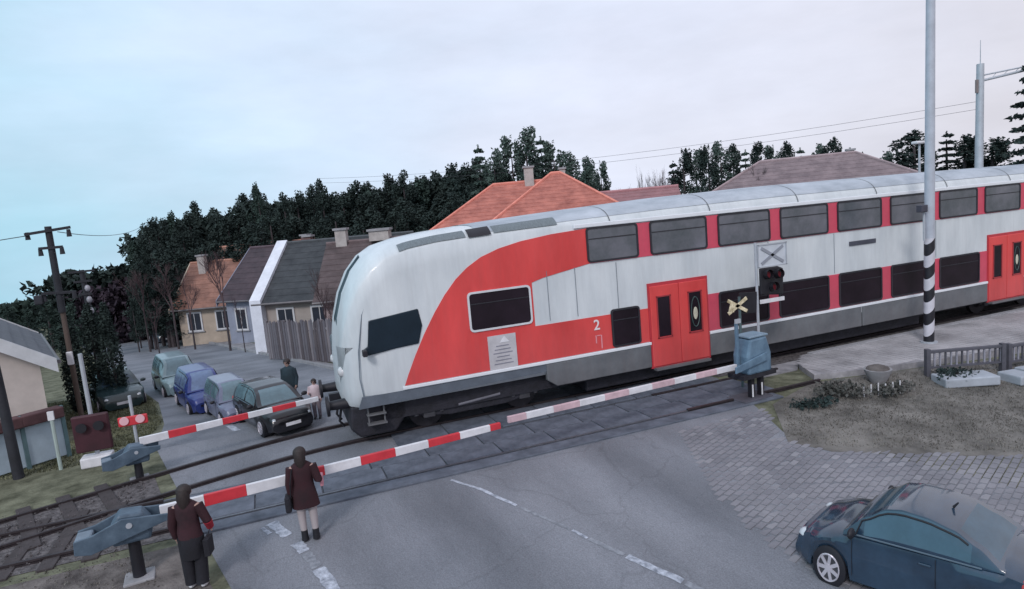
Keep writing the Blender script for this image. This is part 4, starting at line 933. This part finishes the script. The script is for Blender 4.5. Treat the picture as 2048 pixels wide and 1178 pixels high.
# kerb line along the far pavement
mb = MB(); 
for k in range(22):
    y = 22.5+k*.95; X = along(2.2, 24, y) if y > 26 else along(2.2, 24, 26)+(26-y)*.62
    z = gz(y)
kb = thing('kerb', (0, 0, 0), 'pale kerb stones edging the pavement by the picket fence', 'kerb')
kp = [(9.4, 19.1), (4.4, 20.45), (2.7, 22.2), (along(2.25, 24, 27), 27), (along(2.25, 24, 33), 33), (along(2.25, 24, 56), 56)]
for a, b in zip(kp, kp[1:]):
    a, b = Vector(a), Vector(b); n_ = max(1, int((b-a).length/1.0))
    for i in range(n_):
        c = a.lerp(b, (i+.5)/n_); l = (b-a).length/n_-.02; sl_ = (gz(b.y)-gz(a.y))/(b-a).length
        MB().box((c.x, c.y, gz(c.y)+.05), (l, .15, .12), rz=math.atan2(b.y-a.y, b.x-a.x), ry=-math.atan(sl_)).build('kerb_stone', concrete, kb)
# dark beds and verge by the fence
bed = mat('dark_bed', (.035, .035, .035), .95, .4, 3, .6, col2=(.08, .08, .07))
0 and thicket('verge_shrubs', [(-2.9, 38, 1.0), (-1.6, 34, .9), (-.9, 31.5, .8)], 130, mat('dark_shrub', (.018, .022, .022), .9, .4, 1, 0, spec=.1), 'low dark shrubs in front of the blue grey house', .12)

# ---------------------------------------------------------------- grass tufts
def tufts(name, poly, n, hmin, hmax, m, label, seed):
    rng = random.Random(seed); mb = MB(); xs_ = [p[0] for p in poly]; ys_ = [p[1] for p in poly]; k = 0
    while k < n:
        X, Y = rng.uniform(min(xs_), max(xs_)), rng.uniform(min(ys_), max(ys_))
        if not inside(X, Y, poly): continue
        k += 1; z = gz(Y)
        for _ in range(3):
            a = rng.uniform(0, 6.28); h = rng.uniform(hmin, hmax); w_ = .012; lx, ly = math.cos(a)*h*.6, math.sin(a)*h*.6
            x0, y0 = X+rng.uniform(-.05, .05), Y+rng.uniform(-.05, .05)
            mb.v += [(x0-w_*math.sin(a), y0+w_*math.cos(a), z), (x0+w_*math.sin(a), y0-w_*math.cos(a), z), (x0+lx, y0+ly, z+h)]; q = len(mb.v); mb.f.append((q-3, q-2, q-1))
    return tag(mb.build(name, m, fix=False), label, 'grass', kind='stuff')
gr1 = mat('grass_blades', (.075, .085, .050), .9, .3, .7, 0, col2=(.17, .175, .115), detail=6, spec=.1)
gr2 = mat('dry_grass', (.105, .098, .09), .9, .25, .7, 0, col2=(.19, .18, .165), detail=6, spec=.1)
tufts('grass', [(-14, 17.1), (-3.5, 17.1), (-3.3, 20), (-4.0, 24), (-5.3, 28.5), (-9, 28), (-5.0, 20), (-14, 17.8)], 14000, .02, .07, gr1, 'short olive grass between the tracks and the street at left', 1)
GP = [(9.5, 10.0), (9.9, 9.3), (12.8, 7.4), (16, 6.0), (24, 8), (24, 10.0), (17.0, 11.0), (13.8, 11.7), (12.4, 12.0), (10.6, 11.3)]
GB = [(x_+(x_-14.5)*.035, y_-(.22 if y_ < 10.4 else -.1)) for x_, y_ in GP]
sheet('grass_bed', GB, .010, mat('bed_soil', (.10, .095, .09), .95, .3, 1.1, .9, col2=(.19, .18, .17), detail=10, bscale=10, spec=.1))
tufts('grass', GP, 16000, .01, .055, gr2, 'dull grey green grass bed in front of the platform', 2)
tufts('grass', [(-9, 6), (-9, 11.7), (-2.4, 11.7), (-2.0, 10.3), (-3.2, 8)], 2200, .01, .04, gr2, 'thin dry grass in the dirt at lower left', 3)
# small mounds and shrub at the grass bed
def bush(loc, r, m, label, n=260, s=.05, name='shrub'):
    rng = random.Random(int(loc[0]*100)); t = thing(name, (loc[0], loc[1], gz(loc[1])), label, 'shrub')
    mb = MB(); 
    for i in range(7):
        leafset(mb, (rng.uniform(-.5, .5)*r[0], rng.uniform(-.5, .5)*r[1], r[2]*.55), (r[0]*.6, r[1]*.6, r[2]*.45), n//7, s, rng)
    mb.build('foliage', m, t, fix=False)
    mb = MB()
    for i in range(9):
        a = rng.uniform(0, 6.28); mb.tube([(0, 0, 0), (math.cos(a)*r[0]*.4, math.sin(a)*r[1]*.4, r[2]*.9)], [.012, .005], 4)
    mb.build('stem', bark_m, t); return t
gsh = mat('shrub_grey', (.055, .060, .055), .9, .35, 2, 0, col2=(.12, .12, .115), spec=.1)
bush((12.3, 11.05), (.75, .5, .34), gsh, 'dark low shrub at the platform end right of the barrier drive', 500)
bush((13.3, 10.6), (.8, .4, .26), gsh, 'flat grey shrub with dead stalks next to the low railing', 420)
bush((15.2, 10.5), (.7, .5, .3), mat('shrub_dark', (.03, .045, .045), .9, .35, 2, 0, spec=.1), 'dark green shrub below the pale stone slabs', 420)
bush((16.6, 8.9), (.8, .6, .35), MATS['shrub_dark'], 'dark shrub near the right edge of the grass bed', 420)
bush((11.2, 10.9), (.6, .35, .18), MATS['shrub_dark'], 'small dark clump just right of the barrier base', 260)
t = thing('plant_stakes', (12.55, 10.75, gz(10.75)), 'row of small white plant stakes in the grass bed', 'stakes')
for k in range(6): MB().box((k*.17, -.05*k, .14), (.025, .015, .26+.04*(k % 3))).build('stake', white_p, t)
t = thing('stone_planter', (13.6, 11.25, gz(11.2)), 'small pale stone tub on the platform edge left of the railing', 'planter')
MB().tube([(0, 0, 0), (0, 0, .08), (0, 0, .30), (0, 0, .36)], [.16, .20, .30, .32], 14).build('tub', concrete, t, smooth=True); MB().ball((0, 0, .36), (.27, .27, .10)).build('soil', dirt_m, t, smooth=True)
# low railing with bars and pale slabs
def railing(loc, rz, Lr, label):
    t = thing('low_railing', loc, label, 'railing', 'low railings by the platform', rz)
    MB().box((Lr/2, 0, .62), (Lr, .09, .07)).build('top_rail', mat('rail_dark', (.08, .08, .10), .7, .2, 3), t, bevel=.01); MB().box((Lr/2, 0, .22), (Lr, .07, .05)).build('bottom_rail', MATS['rail_dark'], t)
    n_ = int(Lr/.13)
    for k in range(n_): MB().box(((k+.5)*Lr/n_, 0, .42), (.035, .035, .36)).build('bar', mat('bar_pale', (.26, .26, .31), .6, .2, 3) if k % 3 else MATS['rail_dark'], t)
    for xx_ in (0.03, Lr-.03): MB().box((xx_, 0, .33), (.10, .12, .72)).build('post', MATS['rail_dark'], t)
    return t
railing((14.95, 11.0, gz(11.0)), R(-22), 1.9, 'first dark low railing with pale bars beside the striped pole')
railing((16.95, 10.35, gz(10.3)), R(-10), 2.6, 'second low railing running out of the right edge')
slab_m = mat('pale_slab', (.34, .37, .42), .8, .2, 2, .2)
for i, (x, y, l, rz, lab) in enumerate(((15.25, 10.25, 1.25, -24, 'pale concrete slab lying under the first low railing'), (16.35, 9.75, .5, -10, 'small pale block between the two slabs'), (17.5, 9.7, 1.5, -8, 'pale concrete slab at the right edge'))):
    tag(MB().box((0, 0, .11), (l, .62, .22)).build('concrete_slab', slab_m, bevel=.03), lab, 'slab').location = (x, y, gz(y)); bpy.context.scene.collection.objects[-1].rotation_euler.z = R(rz)

# ---------------------------------------------------------------- cars
def smoothstep(a, b, t): t = max(0, min(1, (t-a)/(b-a))); return t*t*(3-2*t)
def lerp_tab(tab, x):
    for (a, b), (c, d) in zip(tab, tab[1:]):
        if a <= x <= c: t = (x-a)/(c-a); t = t*t*(3-2*t)*.5+t*.5; return b+(d-b)*t
    return tab[0][1] if x < tab[0][0] else tab[-1][1]
def car(loc, rz, s, label, paint, group=None, kind='coupe', detail=True, spoiler=False, glass_m=None, rim=None, plate=True, name='car'):
    t = thing(name, loc, label, 'car', group, rz); t.scale = s if hasattr(s, '__len__') else (s, s, s)
    Lh = 2.0; wb = (1.25, -1.27); wr = .32
    if kind == 'coupe':
        top = [(-2.0, .74), (-1.93, .90), (-1.6, .98), (-1.3, .97), (.7, .93), (1.2, .86), (1.7, .76), (1.95, .64), (2.0, .52)]
        roof = [(-1.62, .97), (-1.2, 1.17), (-.85, 1.30), (-.4, 1.37), (0, 1.385), (.25, 1.35), (.6, 1.18), (.98, .93)]
    elif kind == 'van':
        top = [(-2.0, .9), (-1.9, .98), (.9, .98), (1.4, .92), (1.85, .80), (2.0, .62)]
        roof = [(-1.98, .98), (-1.85, 1.55), (-1.5, 1.72), (.3, 1.70), (.6, 1.58), (1.2, .98)]
    else:
        top = [(-2.0, .78), (-1.92, .92), (.8, .94), (1.3, .88), (1.8, .78), (1.97, .64), (2.0, .55)]
        roof = [(-1.93, .93), (-1.72, 1.25), (-1.4, 1.42), (-.6, 1.47), (.1, 1.43), (.4, 1.32), (1.02, .94)]
    N_ = 84 if detail else 44
    xs_ = [-2.0+4.0*i/N_ for i in range(N_+1)]
    def wid(x): return .85*(1-.20*smoothstep(1.35, 2.0, x)-.14*smoothstep(1.5, 2.0, -x))
    def bot(x):
        b = .22+.10*smoothstep(1.7, 2.0, abs(x))
        for c in wb:
            d = abs(x-c)
            if d < wr+.06: b = max(b, .30+math.sqrt(max(0, (wr+.06)**2-d*d)))
        return b
    mb = MB(); rows = []
    for x in xs_:
        w_ = wid(x); z1 = lerp_tab(top, x); sh = z1-.05; b = bot(x)
        se = [(0, .20), (w_*.80, .20), (w_*.96, b), (w_, b+(sh-b)*.45), (w_*.985, b+(sh-b)*.80), (w_*.94, sh), (w_*.80, z1), (w_*.4, z1+.018), (0, z1+.022)]
        rows.append([(x, -y, z) for y, z in se]+[(x, y, z) for y, z in se[-2:0:-1]])
    n = len(rows[0]); mb.add([p for r in rows for p in r], [(i*n+k, i*n+(k+1) % n, (i+1)*n+(k+1) % n, (i+1)*n+k) for i in range(len(rows)-1) for k in range(n)]+[tuple(range(n))[::-1], tuple((len(rows)-1)*n+k for k in range(n))])
    mb.build('body', paint, t, smooth=True)
    # cabin grid: faces split into painted shell and panes
    x0, x1 = roof[0][0], roof[-1][0]; M_ = 48 if detail else 26
    fr = [0, .10, .40, .72, .86, .95, 1.0]
    grid = []
    for i in range(M_+1):
        x = x0+(x1-x0)*i/M_; zt = lerp_tab(roof, x); zb = lerp_tab(top, x)-.03; wbm = wid(x)*.93; k_ = (zt-zb)/.45
        wt = min(wbm, wbm*(1-.26*min(1.2, max(0, k_))))
        row = []
        for f in fr:
            y = wbm+(wt-wbm)*f**1.3; z = zb+(zt-zb)*(f**.85)*.955; row.append((y, z))
        row += [(wt*.80, zb+(zt-zb)*.985), (wt*.4, zt), (0, zt+.004)]
        grid.append([(x, -y, z) for y, z in row]+[(x, y, z) for y, z in row[-2::-1]])
    n = len(grid[0]); K = len(fr)
    groups = {'p': [], 'side_window': [], 'windscreen': [], 'rear_window': []}
    fs0 = [i for i, (x, z) in enumerate(roof)]
    rear_end = {'coupe': (-1.52, -.90), 'van': (-1.97, -1.80), 'hatch': (-1.90, -1.55)}[kind]; front_rng = {'coupe': (.22, .93), 'van': (.42, 1.12), 'hatch': (.30, .96)}[kind]
    sw = {'coupe': (-1.12, .62), 'van': (-1.5, .62), 'hatch': (-1.45, .68)}[kind]
    for i in range(M_):
        xm = x0+(x1-x0)*(i+.5)/M_
        for k in range(n-1):
            kk = min(k, n-2-k); g = 'p'
            ht = lerp_tab(roof, xm)-lerp_tab(top, xm)
            if kk >= K and front_rng[0] < xm < front_rng[1]: g = 'windscreen'
            elif kk >= K and rear_end[0] < xm < rear_end[1]: g = 'rear_window'
            elif 1 <= kk < K-2 and sw[0] < xm < sw[1] and ht > .13:
                g = 'side_window'
                if kind != 'coupe' and abs(xm+.35) < .06: g = 'p'
            groups[g].append((i*n+k, i*n+k+1, (i+1)*n+k+1, (i+1)*n+k))
    allv = [p for r in grid for p in r]
    def sub(faces, name, m, parent):
        used = sorted({i for f in faces for i in f}); mp_ = {v: i for i, v in enumerate(used)}
        mb = MB(); mb.add([allv[i] for i in used], [tuple(mp_[i] for i in f) for f in faces]); return mb.build(name, m, parent, smooth=True)
    gm = glass_m or mat('car_glass', (.035, .06, .085), .12, .2, 2, spec=.7)
    sub(groups['p'], 'roof_shell', paint, t)
    sub(groups['windscreen'], 'windscreen', gm, t); sub(groups['rear_window'], 'rear_window', gm, t)
    left = [f for f in groups['side_window'] if allv[f[0]][1] > 0]; right = [f for f in groups['side_window'] if allv[f[0]][1] <= 0]
    for fs_ in (left, right):
        if fs_: sub(fs_, 'side_window', gm, t)
    rub = mat('car_rubber', (.012, .012, .018), .6, .2, 4)
    for wx in wb:
        for sy in (-1, 1):
            wy = sy*(.745)
            ty = MB().tube([(wx, wy-.10, .32), (wx, wy-.08, .32), (wx, wy+.08, .32), (wx, wy+.10, .32)], [.27, .32, .32, .27], 26).build('wheel', rub, t, smooth=True)
            rimm = rim or mat('rim_silver', (.55, .52, .58), .35, .1, 4, metal=.3)
            mb = MB().tube([(wx, wy+sy*.085, .32), (wx, wy+sy*.103, .32)], [.215, .205], 24)
            mb.build('rim', mat('rim_dark', (.05, .05, .06), .5, .2, 4), ty)
            mb = MB()
            for q in range(7):
                a = 2*math.pi*q/7; mb.box((wx+math.cos(a)*.11, wy+sy*.108, .32+math.sin(a)*.11), (.20, .02, .055), ry=-a)
            mb.tube([(wx, wy+sy*.10, .32), (wx, wy+sy*.125, .32)], .055, 12)
            for q in range(24):
                a, b = 2*math.pi*q/24, 2*math.pi*(q+1)/24
                mb.tube([(wx+math.cos(a)*.205, wy+sy*.108, .32+math.sin(a)*.205), (wx+math.cos(b)*.205, wy+sy*.108, .32+math.sin(b)*.205)], .016, 5, cap=False)
            mb.build('spokes', rimm, ty)
            # inner arch so the wheel well reads dark
            MB().tube([(wx, sy*.55, .36), (wx, sy*.70, .36)], .36, 20).build('wheel_well', rub, t)
    for sy in (-1, 1):
        MB().ball((1.80, sy*.56, .62), (.17, .13, .085)).build('headlight', mat('headlight', (.55, .58, .62), .15, .1, 4, spec=.8), t, smooth=True)
        MB().ball((-1.88, sy*.62, .78), (.13, .13, .12)).build('tail_light', mat('tail_red', (.50, .05, .05), .3, .1, 4), t, smooth=True)
        MB().tube([(.78, sy*.82, .93), (.76, sy*.90, .97)], .02, 6).ball((.76, sy*.94, .99), (.06, .11, .075)).build('mirror', rub if detail else paint, t, smooth=True)
    if plate:
        MB().box((2.0, 0, .42), (.02, .5, .11)).build('number_plate', white_p, t); MB().box((-2.0, 0, .62), (.02, .5, .11)).build('number_plate', white_p, t)
    MB().box((1.985, 0, .50), (.03, .95, .10)).build('grille', rub, t); MB().box((1.96, 0, .30), (.06, 1.15, .10)).build('air_intake', rub, t)
    if detail:
        for sy in (-1, 1):
            pts = []
            for i in range(13):
                x = .66-i*.145; zt = lerp_tab(roof, x); zb = lerp_tab(top, x)-.03; wbm = wid(x)*.93; k_ = (zt-zb)/.45; wt = wbm*(1-.26*min(1.2, max(0, k_))); f = .87
                pts.append((x, sy*(wbm+(wt-wbm)*f**1.3+.012), zb+(zt-zb)*(f**.85)*.955))
            MB().tube([(.74, sy*.80, .93)]+pts, .014, 6).build('window_trim', rub, t)
            MB().tube([(.72, sy*.803, .925), (-1.3, sy*.800, .945)], .012, 6).build('waist_trim', mat('waist_shine', (.10, .14, .18), .3, .1, 4), t)
            MB().box((-.45, sy*.852, .80), (.20, .03, .03)).build('door_handle', paint, t, bevel=.01)
            for xx_ in (.80, -.62): MB().tube([(xx_, sy*.853, .32), (xx_, sy*.858, .62), (xx_, sy*.828, .90)], .006, 4).build('door_seam', rub, t)
        MB().tube([(-.66, 0, 1.34), (-.74, 0, 1.42)], [.022, .012], 8).build('antenna', rub, t)
        # seats and wheel seen through the panes
        for sy in (-.36, .36): MB().box((-.15, sy, .98), (.14, .42, .34), ry=R(-12)).build('seat_back', rub, t, bevel=.05)
    if spoiler: MB().box((-1.86, 0, 1.0), (.22, 1.2, .03)).build('spoiler', paint, t, bevel=.01)
    return t
blue_car = mat('car_paint_dark_blue', (.012, .030, .058), .16, .25, 1.2, 0, col2=(.020, .045, .080), coat=1)
gl_front = mat('car_glass_teal', (.04, .085, .125), .10, .25, 1.5, spec=.8)
car((7.56, 5.74, gz(5.74)), R(112), (.67, .84, .94), 'dark blue two-door car parked at the lower right corner', blue_car, kind='coupe', glass_m=gl_front)
G4 = 'cars waiting behind the far barrier'
teal_g = mat('car_glass_pale', (.09, .15, .18), .15, .3, 1.5, spec=.8)
sd = math.degrees(math.atan2(-.957, .285))
mk = lambda n_, c_: mat(n_, c_, .3, .2, 2, 0, coat=.5)
car((-.32, 17.6, gz(17.6)), R(sd+2), .74, 'dark car first in the queue with pale reflecting windscreen', mk('paint_black', (.008, .008, .012)), G4, 'hatch', True, glass_m=teal_g)
car((-1.38, 19.5, gz(19.5)), R(sd), .62, 'car with bright white roof edge right behind the first car', mk('paint_mauve', (.13, .145, .22)), G4, 'van', True, glass_m=teal_g)
car((-2.35, 21.9, gz(21.9)), R(sd), .70, 'deep blue car with a lit left headlight in the queue', mk('paint_blue', (.020, .035, .17)), G4, 'van', True, glass_m=mat('glass_blue', (.10, .15, .26), .2, .3, 1.5, spec=.7))
car((-3.55, 26.2, gz(26.2)), R(sd), .76, 'pale silver teal car last in the queue', mk('paint_silver', (.16, .23, .26)), G4, 'van', True, glass_m=teal_g)
car((-7.4, 52, gz(52)), R(sd), .95, 'small dark car far down the street below the cream gable', mk('paint_dark', (.03, .035, .05)), None, 'hatch', False)
car((-5.3, 25.3, gz(25.3)), R(sd), .8, 'dim green car parked on the left verge of the street', mk('paint_green', (.02, .04, .045)), None, 'hatch', False)

# ---------------------------------------------------------------- people
skin = mat('skin', (.42, .27, .23), .6, .1, 5); hairm = mat('hair_dark', (.022, .014, .014), .6, .3, 8, .3, stretch=(6, 6, 1))
def person(loc, rz, h, label, joints, clothes, hair=None, skin_m=None, bodym=None):
    """joints: dict overriding the default standing skeleton (unit height, facing +y)"""
    t = thing('person', loc, label, 'person', None, rz); t.scale = (h, h, h)
    J = dict(pel=(0, 0, .53), bel=(0, 0, .60), che=(0, .0, .72), nek=(0, .005, .825), nk2=(0, .012, .86), hed=(0, .018, .895), hd2=(0, .02, .935), hd3=(0, .015, .975),
             ls=(-.105, 0, .80), le=(-.135, -.015, .635), lw=(-.135, .03, .50), lh=(-.133, .045, .455), rs=(.105, 0, .80), re=(.135, -.015, .635), rw=(.135, .03, .50), rh=(.133, .045, .455),
             lt=(-.052, 0, .50), lk=(-.058, .01, .28), la=(-.058, -.012, .05), lf=(-.06, .07, .018), rt=(.052, 0, .50), rk=(.058, .01, .28), ra=(.058, -.012, .05), rf=(.06, .07, .018))
    J.update(joints)
    rad = dict(pel=.078, bel=.068, che=.080, nek=.036, nk2=.030, hed=.050, hd2=.056, hd3=.040, ls=.036, rs=.036, le=.026, re=.026, lw=.017, rw=.017, lh=.020, rh=.020, lt=.058, rt=.058, lk=.037, rk=.037, la=.024, ra=.024, lf=.022, rf=.022)
    E_ = [('pel', 'bel'), ('bel', 'che'), ('che', 'nek'), ('nek', 'nk2'), ('nk2', 'hed'), ('hed', 'hd2'), ('hd2', 'hd3'), ('che', 'ls'), ('ls', 'le'), ('le', 'lw'), ('lw', 'lh'), ('che', 'rs'), ('rs', 're'), ('re', 'rw'), ('rw', 'rh'), ('pel', 'lt'), ('lt', 'lk'), ('lk', 'la'), ('la', 'lf'), ('pel', 'rt'), ('rt', 'rk'), ('rk', 'ra'), ('ra', 'rf')]
    ks = list(J); me = bpy.data.meshes.new('tmp'); me.from_pydata([J[k] for k in ks], [(ks.index(a), ks.index(b)) for a, b in E_], [])
    o = bpy.data.objects.new('tmp', me); C.objects.link(o); o.modifiers.new('s', 'SKIN')
    for i, k in enumerate(ks):
        r_ = rad[k]; me.skin_vertices[0].data[i].radius = (r_, r_*(.78 if k in ('che', 'bel', 'pel') else 1)); me.skin_vertices[0].data[i].use_root = (k == 'pel')
    sm = o.modifiers.new('u', 'SUBSURF'); sm.levels = 2; sm.render_levels = 2
    bpy.context.view_layer.update(); nm = bpy.data.meshes.new_from_object(o.evaluated_get(bpy.context.evaluated_depsgraph_get())); bpy.data.objects.remove(o)
    mb = MB(); mb.v = [tuple(v.co) for v in nm.vertices]; mb.f = [tuple(p.vertices) for p in nm.polygons]
    hc = Vector(J['hd2'])
    mb.tube([hc+Vector((0, .045, .0)), hc+Vector((0, .068, -.018))], [.007, .010], 6)                       # nose
    for sx in (-1, 1):
        mb.ball(hc+Vector((sx*.056, .002, -.008)), (.008, .013, .020), 6, 4); mb.ball(hc+Vector((sx*.020, .050, .004)), (.009, .006, .006), 6, 4)
    mb.ball(hc+Vector((0, .050, -.034)), (.017, .007, .005), 6, 4)
    for side, s_ in (('l', -1), ('r', 1)):                                                           # four fingers and a thumb
        wv, hv = Vector(J[side+'w']), Vector(J[side+'h']); d = (hv-wv).normalized(); ac = d.cross(Vector((s_, 0, 0.01))).normalized(); 
        for q, ln in enumerate((.034, .040, .038, .030)):
            b0 = hv+ac*(q-1.5)*.011; mid = b0+d*ln*.5; mb.tube([b0, mid, mid+(d*.8-Vector((s_*.5, 0, 0))*.8).normalized()*ln*.5], [.0060, .0055, .0040], 5)
        tb = wv.lerp(hv, .5)+ac*.018; mb.tube([tb, tb+(d+ac*.8).normalized()*.028, tb+(d*1.2+ac*.3).normalized()*.046], [.0068, .006, .0045], 5)
    mb.build('body', bodym or skin, t, smooth=True)
    for (nm_, rings, m_) in clothes:          # rings: (cx,cy,z,rx,ry)
        mb = MB(); n = 20; vs = []
        for (cx_, cy_, z, rx_, ry_) in rings:
            for i in range(n):
                a = 2*math.pi*i/n; wob = 1+.035*math.sin(3*a+z*40)
                vs.append((cx_+rx_*math.cos(a)*wob, cy_+ry_*math.sin(a)*wob, z))
        mb.add(vs, [(i*n+k, i*n+(k+1) % n, (i+1)*n+(k+1) % n, (i+1)*n+k) for i in range(len(rings)-1) for k in range(n)]+[tuple(range(n))])
        mb.build(nm_, m_, t, smooth=True)
    def sleeve(nm_, keys, rs, m_): 
        MB().tube([J[k] for k in keys], rs, 12).build(nm_, m_, t, smooth=True)
    t['_'] = 0; del t['_']
    return t, J, sleeve
maroon = mat('coat_maroon', (.008, .005, .009), .85, .3, 1.4, .3, col2=(.038, .006, .011)); blackc = mat('cloth_black', (.010, .010, .016), .85, .3, 4, .3)
pale_leg = mat('leggings_pale', (.36, .32, .33), .8, .1, 4); boots = mat('boots', (.012, .012, .016), .5, .2, 4); pink = mat('jacket_pink', (.50, .40, .43), .8, .2, 4)
def hairdo(t, J, long=0, m=hairm):
    c = Vector(J['hd2']); mb = MB().ball(c+Vector((0, -.012, .004)), (.066, .066, .066), 14, 10)
    if long: mb.tube([c+Vector((0, -.035, .01)), c+Vector((0, -.055, -.06)), c+Vector((0, -.05, -long))], [.055, .058, .030], 12)
    mb.build('hair', m, t, smooth=True)
# P1 woman in a long maroon coat
p, J, sl_f = person((.12, 10.62, gz(10.62)), R(-6), 1.58, 'woman seen from behind in a maroon coat, pale leggings and black boots', dict(rw=(.155, .075, .60), rh=(.150, .115, .615), re=(.150, -.02, .64), la=(-.05, -.012, .05), ra=(.062, -.02, .05)),
    [('coat', [(0, 0, .865, .036, .034), (0, 0, .845, .062, .048), (0, -.002, .815, .104, .060), (0, -.004, .76, .112, .068), (0, 0, .66, .096, .068), (0, 0, .58, .110, .076), (0, 0, .46, .128, .086), (0, 0, .375, .136, .090)], maroon)])
sl_f('coat_sleeve', ('ls', 'le', 'lw'), [.046, .040, .032], maroon); sl_f('coat_sleeve', ('rs', 're', 'rw'), [.046, .040, .032], maroon)
for s_ in 'lr':
    sl_f('leggings', (s_+'t', s_+'k', s_+'a'), [.060, .041, .028], pale_leg); a_, f_ = Vector(J[s_+'a']), Vector(J[s_+'f'])
    MB().tube([a_+Vector((0, 0, .075)), a_, a_+Vector((0, .005, -.030))], [.033, .034, .038], 12).ball(a_.lerp(f_, .55)+Vector((0, 0, -.004)), (.034, .068, .026)).build('boot', boots, p, smooth=True)
hairdo(p, J, .15)
MB().tube([(-.09, -.05, .80), (-.12, -.085, .66), (-.135, -.05, .50)], .006, 5).build('bag_strap', blackc, p)
MB().box((.175, .10, .585), (.035, .10, .12)).build('pink_pouch', mat('pouch_pink', (.50, .22, .27), .7, .2, 4), p, bevel=.01)
MB().box((-.165, -.01, .44), (.06, .15, .17)).build('shoulder_bag', blackc, p, bevel=.02)
# P2 woman in black trousers, maroon top
p, J, sl_f = person((-1.52, 10.12, gz(10.12)), R(-12), 1.58, 'woman seen from behind in a short maroon jacket and wide black trousers', dict(rw=(.165, .05, .55), rh=(.165, .085, .53), re=(.17, -.015, .64), lf=(-.06, .07, .018), la=(-.045, -.01, .05), ra=(.055, -.03, .05), rt=(.050, 0, .50)),
    [('jacket', [(0, 0, .865, .036, .034), (0, 0, .845, .062, .048), (0, -.002, .815, .102, .060), (0, -.004, .76, .108, .068), (0, 0, .66, .094, .066), (0, 0, .56, .104, .074), (0, 0, .50, .108, .078)], mat('jacket_dark', (.016, .008, .012), .85, .3, 2, .3, col2=(.05, .012, .02))),
     ('trousers', [(0, 0, .56, .095, .070), (0, 0, .48, .108, .080), (0, -.003, .40, .108, .078), (0, -.003, .30, .098, .072)], blackc)])
sl_f('jacket_sleeve', ('ls', 'le', 'lw'), [.046, .040, .032], maroon); sl_f('jacket_sleeve', ('rs', 're', 'rw'), [.046, .040, .032], maroon)
for s_ in 'lr':
    sl_f('trouser_leg', (s_+'t', s_+'k', s_+'a'), [.066, .058, .056], blackc); a_, f_ = Vector(J[s_+'a']), Vector(J[s_+'f'])
    MB().ball(a_.lerp(f_, .5)+Vector((0, 0, -.008)), (.034, .075, .026)).build('shoe', white_p, p, smooth=True)
hairdo(p, J, .17)
MB().tube([J['re'], J['rw']], [.041, .034], 12).build('red_cuff', mat('red_knit', (.30, .015, .03), .9, .2, 5, .3), p, smooth=True)
MB().box((.15, -.02, .40), (.05, .14, .16)).tube([(.15, -.02, .48), (.165, .04, .54)], .006, 5).build('handbag', blackc, p, bevel=.01)
# P3 person in dark coat beyond the tracks
p, J, sl_f = person((.22, 18.6, gz(18.6)), R(150), 1.50, 'person in a dark teal coat standing beyond the tracks before the train nose', dict(lf=(-.05, .06, .018)),
    [('coat', [(0, 0, .865, .036, .034), (0, 0, .845, .062, .048), (0, 0, .815, .120, .068), (0, 0, .74, .132, .080), (0, 0, .58, .130, .088), (0, 0, .44, .140, .095)], mat('coat_teal', (.014, .030, .042), .85, .3, 4, .2))])
for s_ in 'lr':
    sl_f('coat_sleeve', (s_+'s', s_+'e', s_+'w'), [.046, .040, .032], MATS['coat_teal']); sl_f('trouser_leg', (s_+'t', s_+'k', s_+'a'), [.062, .046, .040], blackc)
    MB().ball(Vector(J[s_+'a']).lerp(Vector(J[s_+'f']), .5), (.034, .07, .026)).build('shoe', boots, p, smooth=True)
hairdo(p, J, 0)
# P4 smaller person in pale pink jacket at the far boom
p, J, sl_f = person((.78, 17.25, 0), R(165), 1.08, 'small dark haired person in a pale pink jacket by the far boom end', dict(rw=(.13, .10, .66), rh=(.12, .13, .68), re=(.15, .0, .64)),
    [('jacket', [(0, 0, .865, .036, .034), (0, 0, .845, .062, .048), (0, 0, .815, .120, .072), (0, 0, .74, .135, .088), (0, 0, .60, .130, .090), (0, 0, .50, .125, .09)], pink)])
for s_ in 'lr':
    sl_f('jacket_sleeve', (s_+'s', s_+'e', s_+'w'), [.050, .042, .034], pink); sl_f('trouser_leg', (s_+'t', s_+'k', s_+'a'), [.062, .046, .036], mat('trousers_grey', (.20, .17, .20), .8, .2, 4))
    MB().ball(Vector(J[s_+'a']).lerp(Vector(J[s_+'f']), .5), (.034, .07, .026)).build('shoe', boots, p, smooth=True)
hairdo(p, J, .06)
